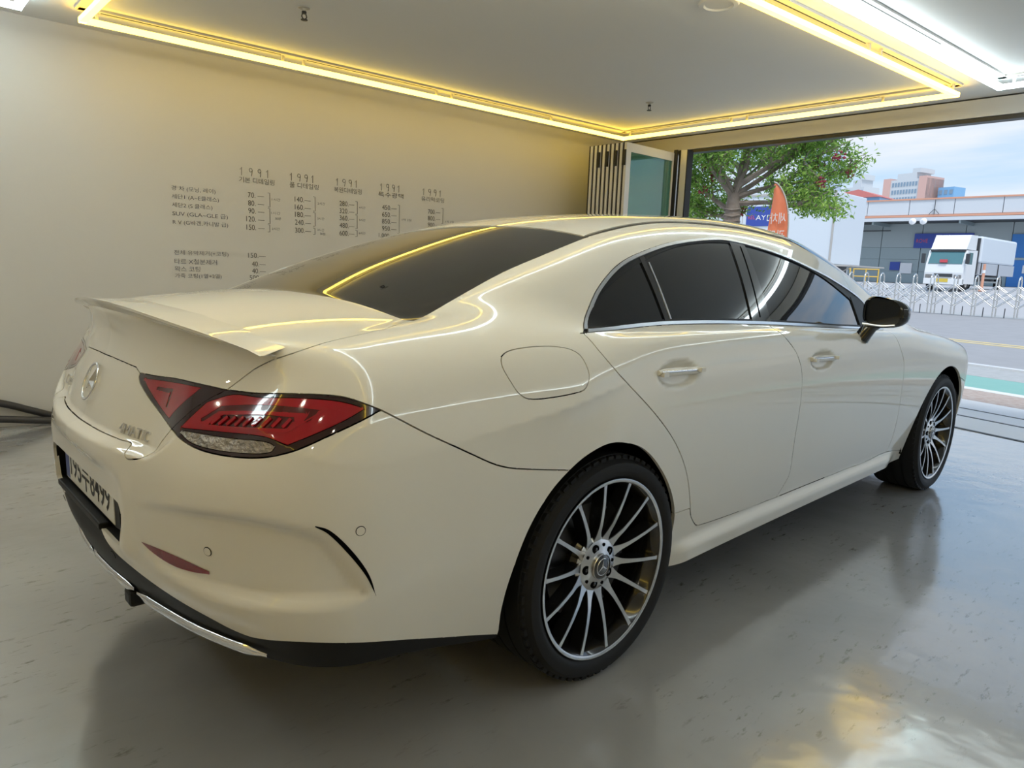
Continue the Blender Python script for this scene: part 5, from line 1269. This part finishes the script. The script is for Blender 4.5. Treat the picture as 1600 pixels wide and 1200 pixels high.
# side mirrors
for k, s_ in enumerate((1,-1)):
    t = empty('side_mirror', (1.755, -.985*s_, 1.048), CAR)
    prof = [(0,.070,.98,.0),(.010,.088,1.0,.0),(.035,.096,1.0,.0),(.070,.090,.93,-.001),(.105,.070,.80,-.003),(.125,.045,.6,-.004),(.132,.02,.4,-.004)]
    bm = BM(); rows = []
    def outl(a, w, h):           # rounded wedge: flat bottom, high inner end
        c, s__ = math.cos(a), math.sin(a); px = w*math.copysign(abs(c)**.72, c); pz = h*math.copysign(abs(s__)**.72, s__)
        if pz > 0: pz *= 1+.0*px
        pz *= 1-.22*(px/w if w else 0)*(1 if pz > 0 else .25)
        return px, pz
    for x, w, sc_, dz in prof:
        rows.append([bm.verts.new((x-.04, -outl(2*PI*j/32, w, .066*sc_)[0]*s_, outl(2*PI*j/32, w, .066*sc_)[1]+dz)) for j in range(32)])
    for A, B in zip(rows[:-1], rows[1:]):
        for j in range(32): bm.faces.new((A[j],A[(j+1)%32],B[(j+1)%32],B[j]))
    bm.faces.new(rows[-1]); obj('mirror_shell', bm, M_GLOSS, t, .8)
    bm = BM(); vs = [bm.verts.new((-.036, -outl(2*PI*j/32, .082, .058)[0]*s_, outl(2*PI*j/32, .082, .058)[1])) for j in range(32)]; bm.faces.new(vs); vb = [bm.verts.new((-.030, v.co.y, v.co.z)) for v in vs]; bm.faces.new(vb[::-1])
    for j in range(32): bm.faces.new((vs[j],vs[(j+1)%32],vb[(j+1)%32],vb[j]))
    obj('mirror_glass', bm, mat('mirror_surface', (.02,.022,.025), .02, coat=.3, coat_rough=0), t)
    bm = BM(); tube(bm, catmull([(-.046,.078*s_,-.052),(-.046,.0,-.057),(-.045,-.055*s_,-.050)],6), .0045, 6); obj('mirror_accent_trim', bm, M_SATIN, t, .9)
    bm = BM()
    lo = [(-.075,.098*s_,-.128),(.045,.098*s_,-.128),(.030,.040*s_,-.130),(-.050,.040*s_,-.130)]
    tube(bm, [(-.02,.088*s_,-.125),(-.012,.074*s_,-.095),(0,.056*s_,-.062),(.01,.03*s_,-.045)], .03, 14, radii=[.034,.032,.030,.026]); obj('mirror_foot', bm, M_GLOSS, t, .9)
# fine grooves: front wheel flap and dark rear sill end
for s_ in (1,-1):
    bm = BM(); box(bm, 3.28,3.30,min(-.90*s_,-.62*s_),max(-.90*s_,-.62*s_),.20,.50); obj('splash_guard', bm, M_BLACK, CAR)
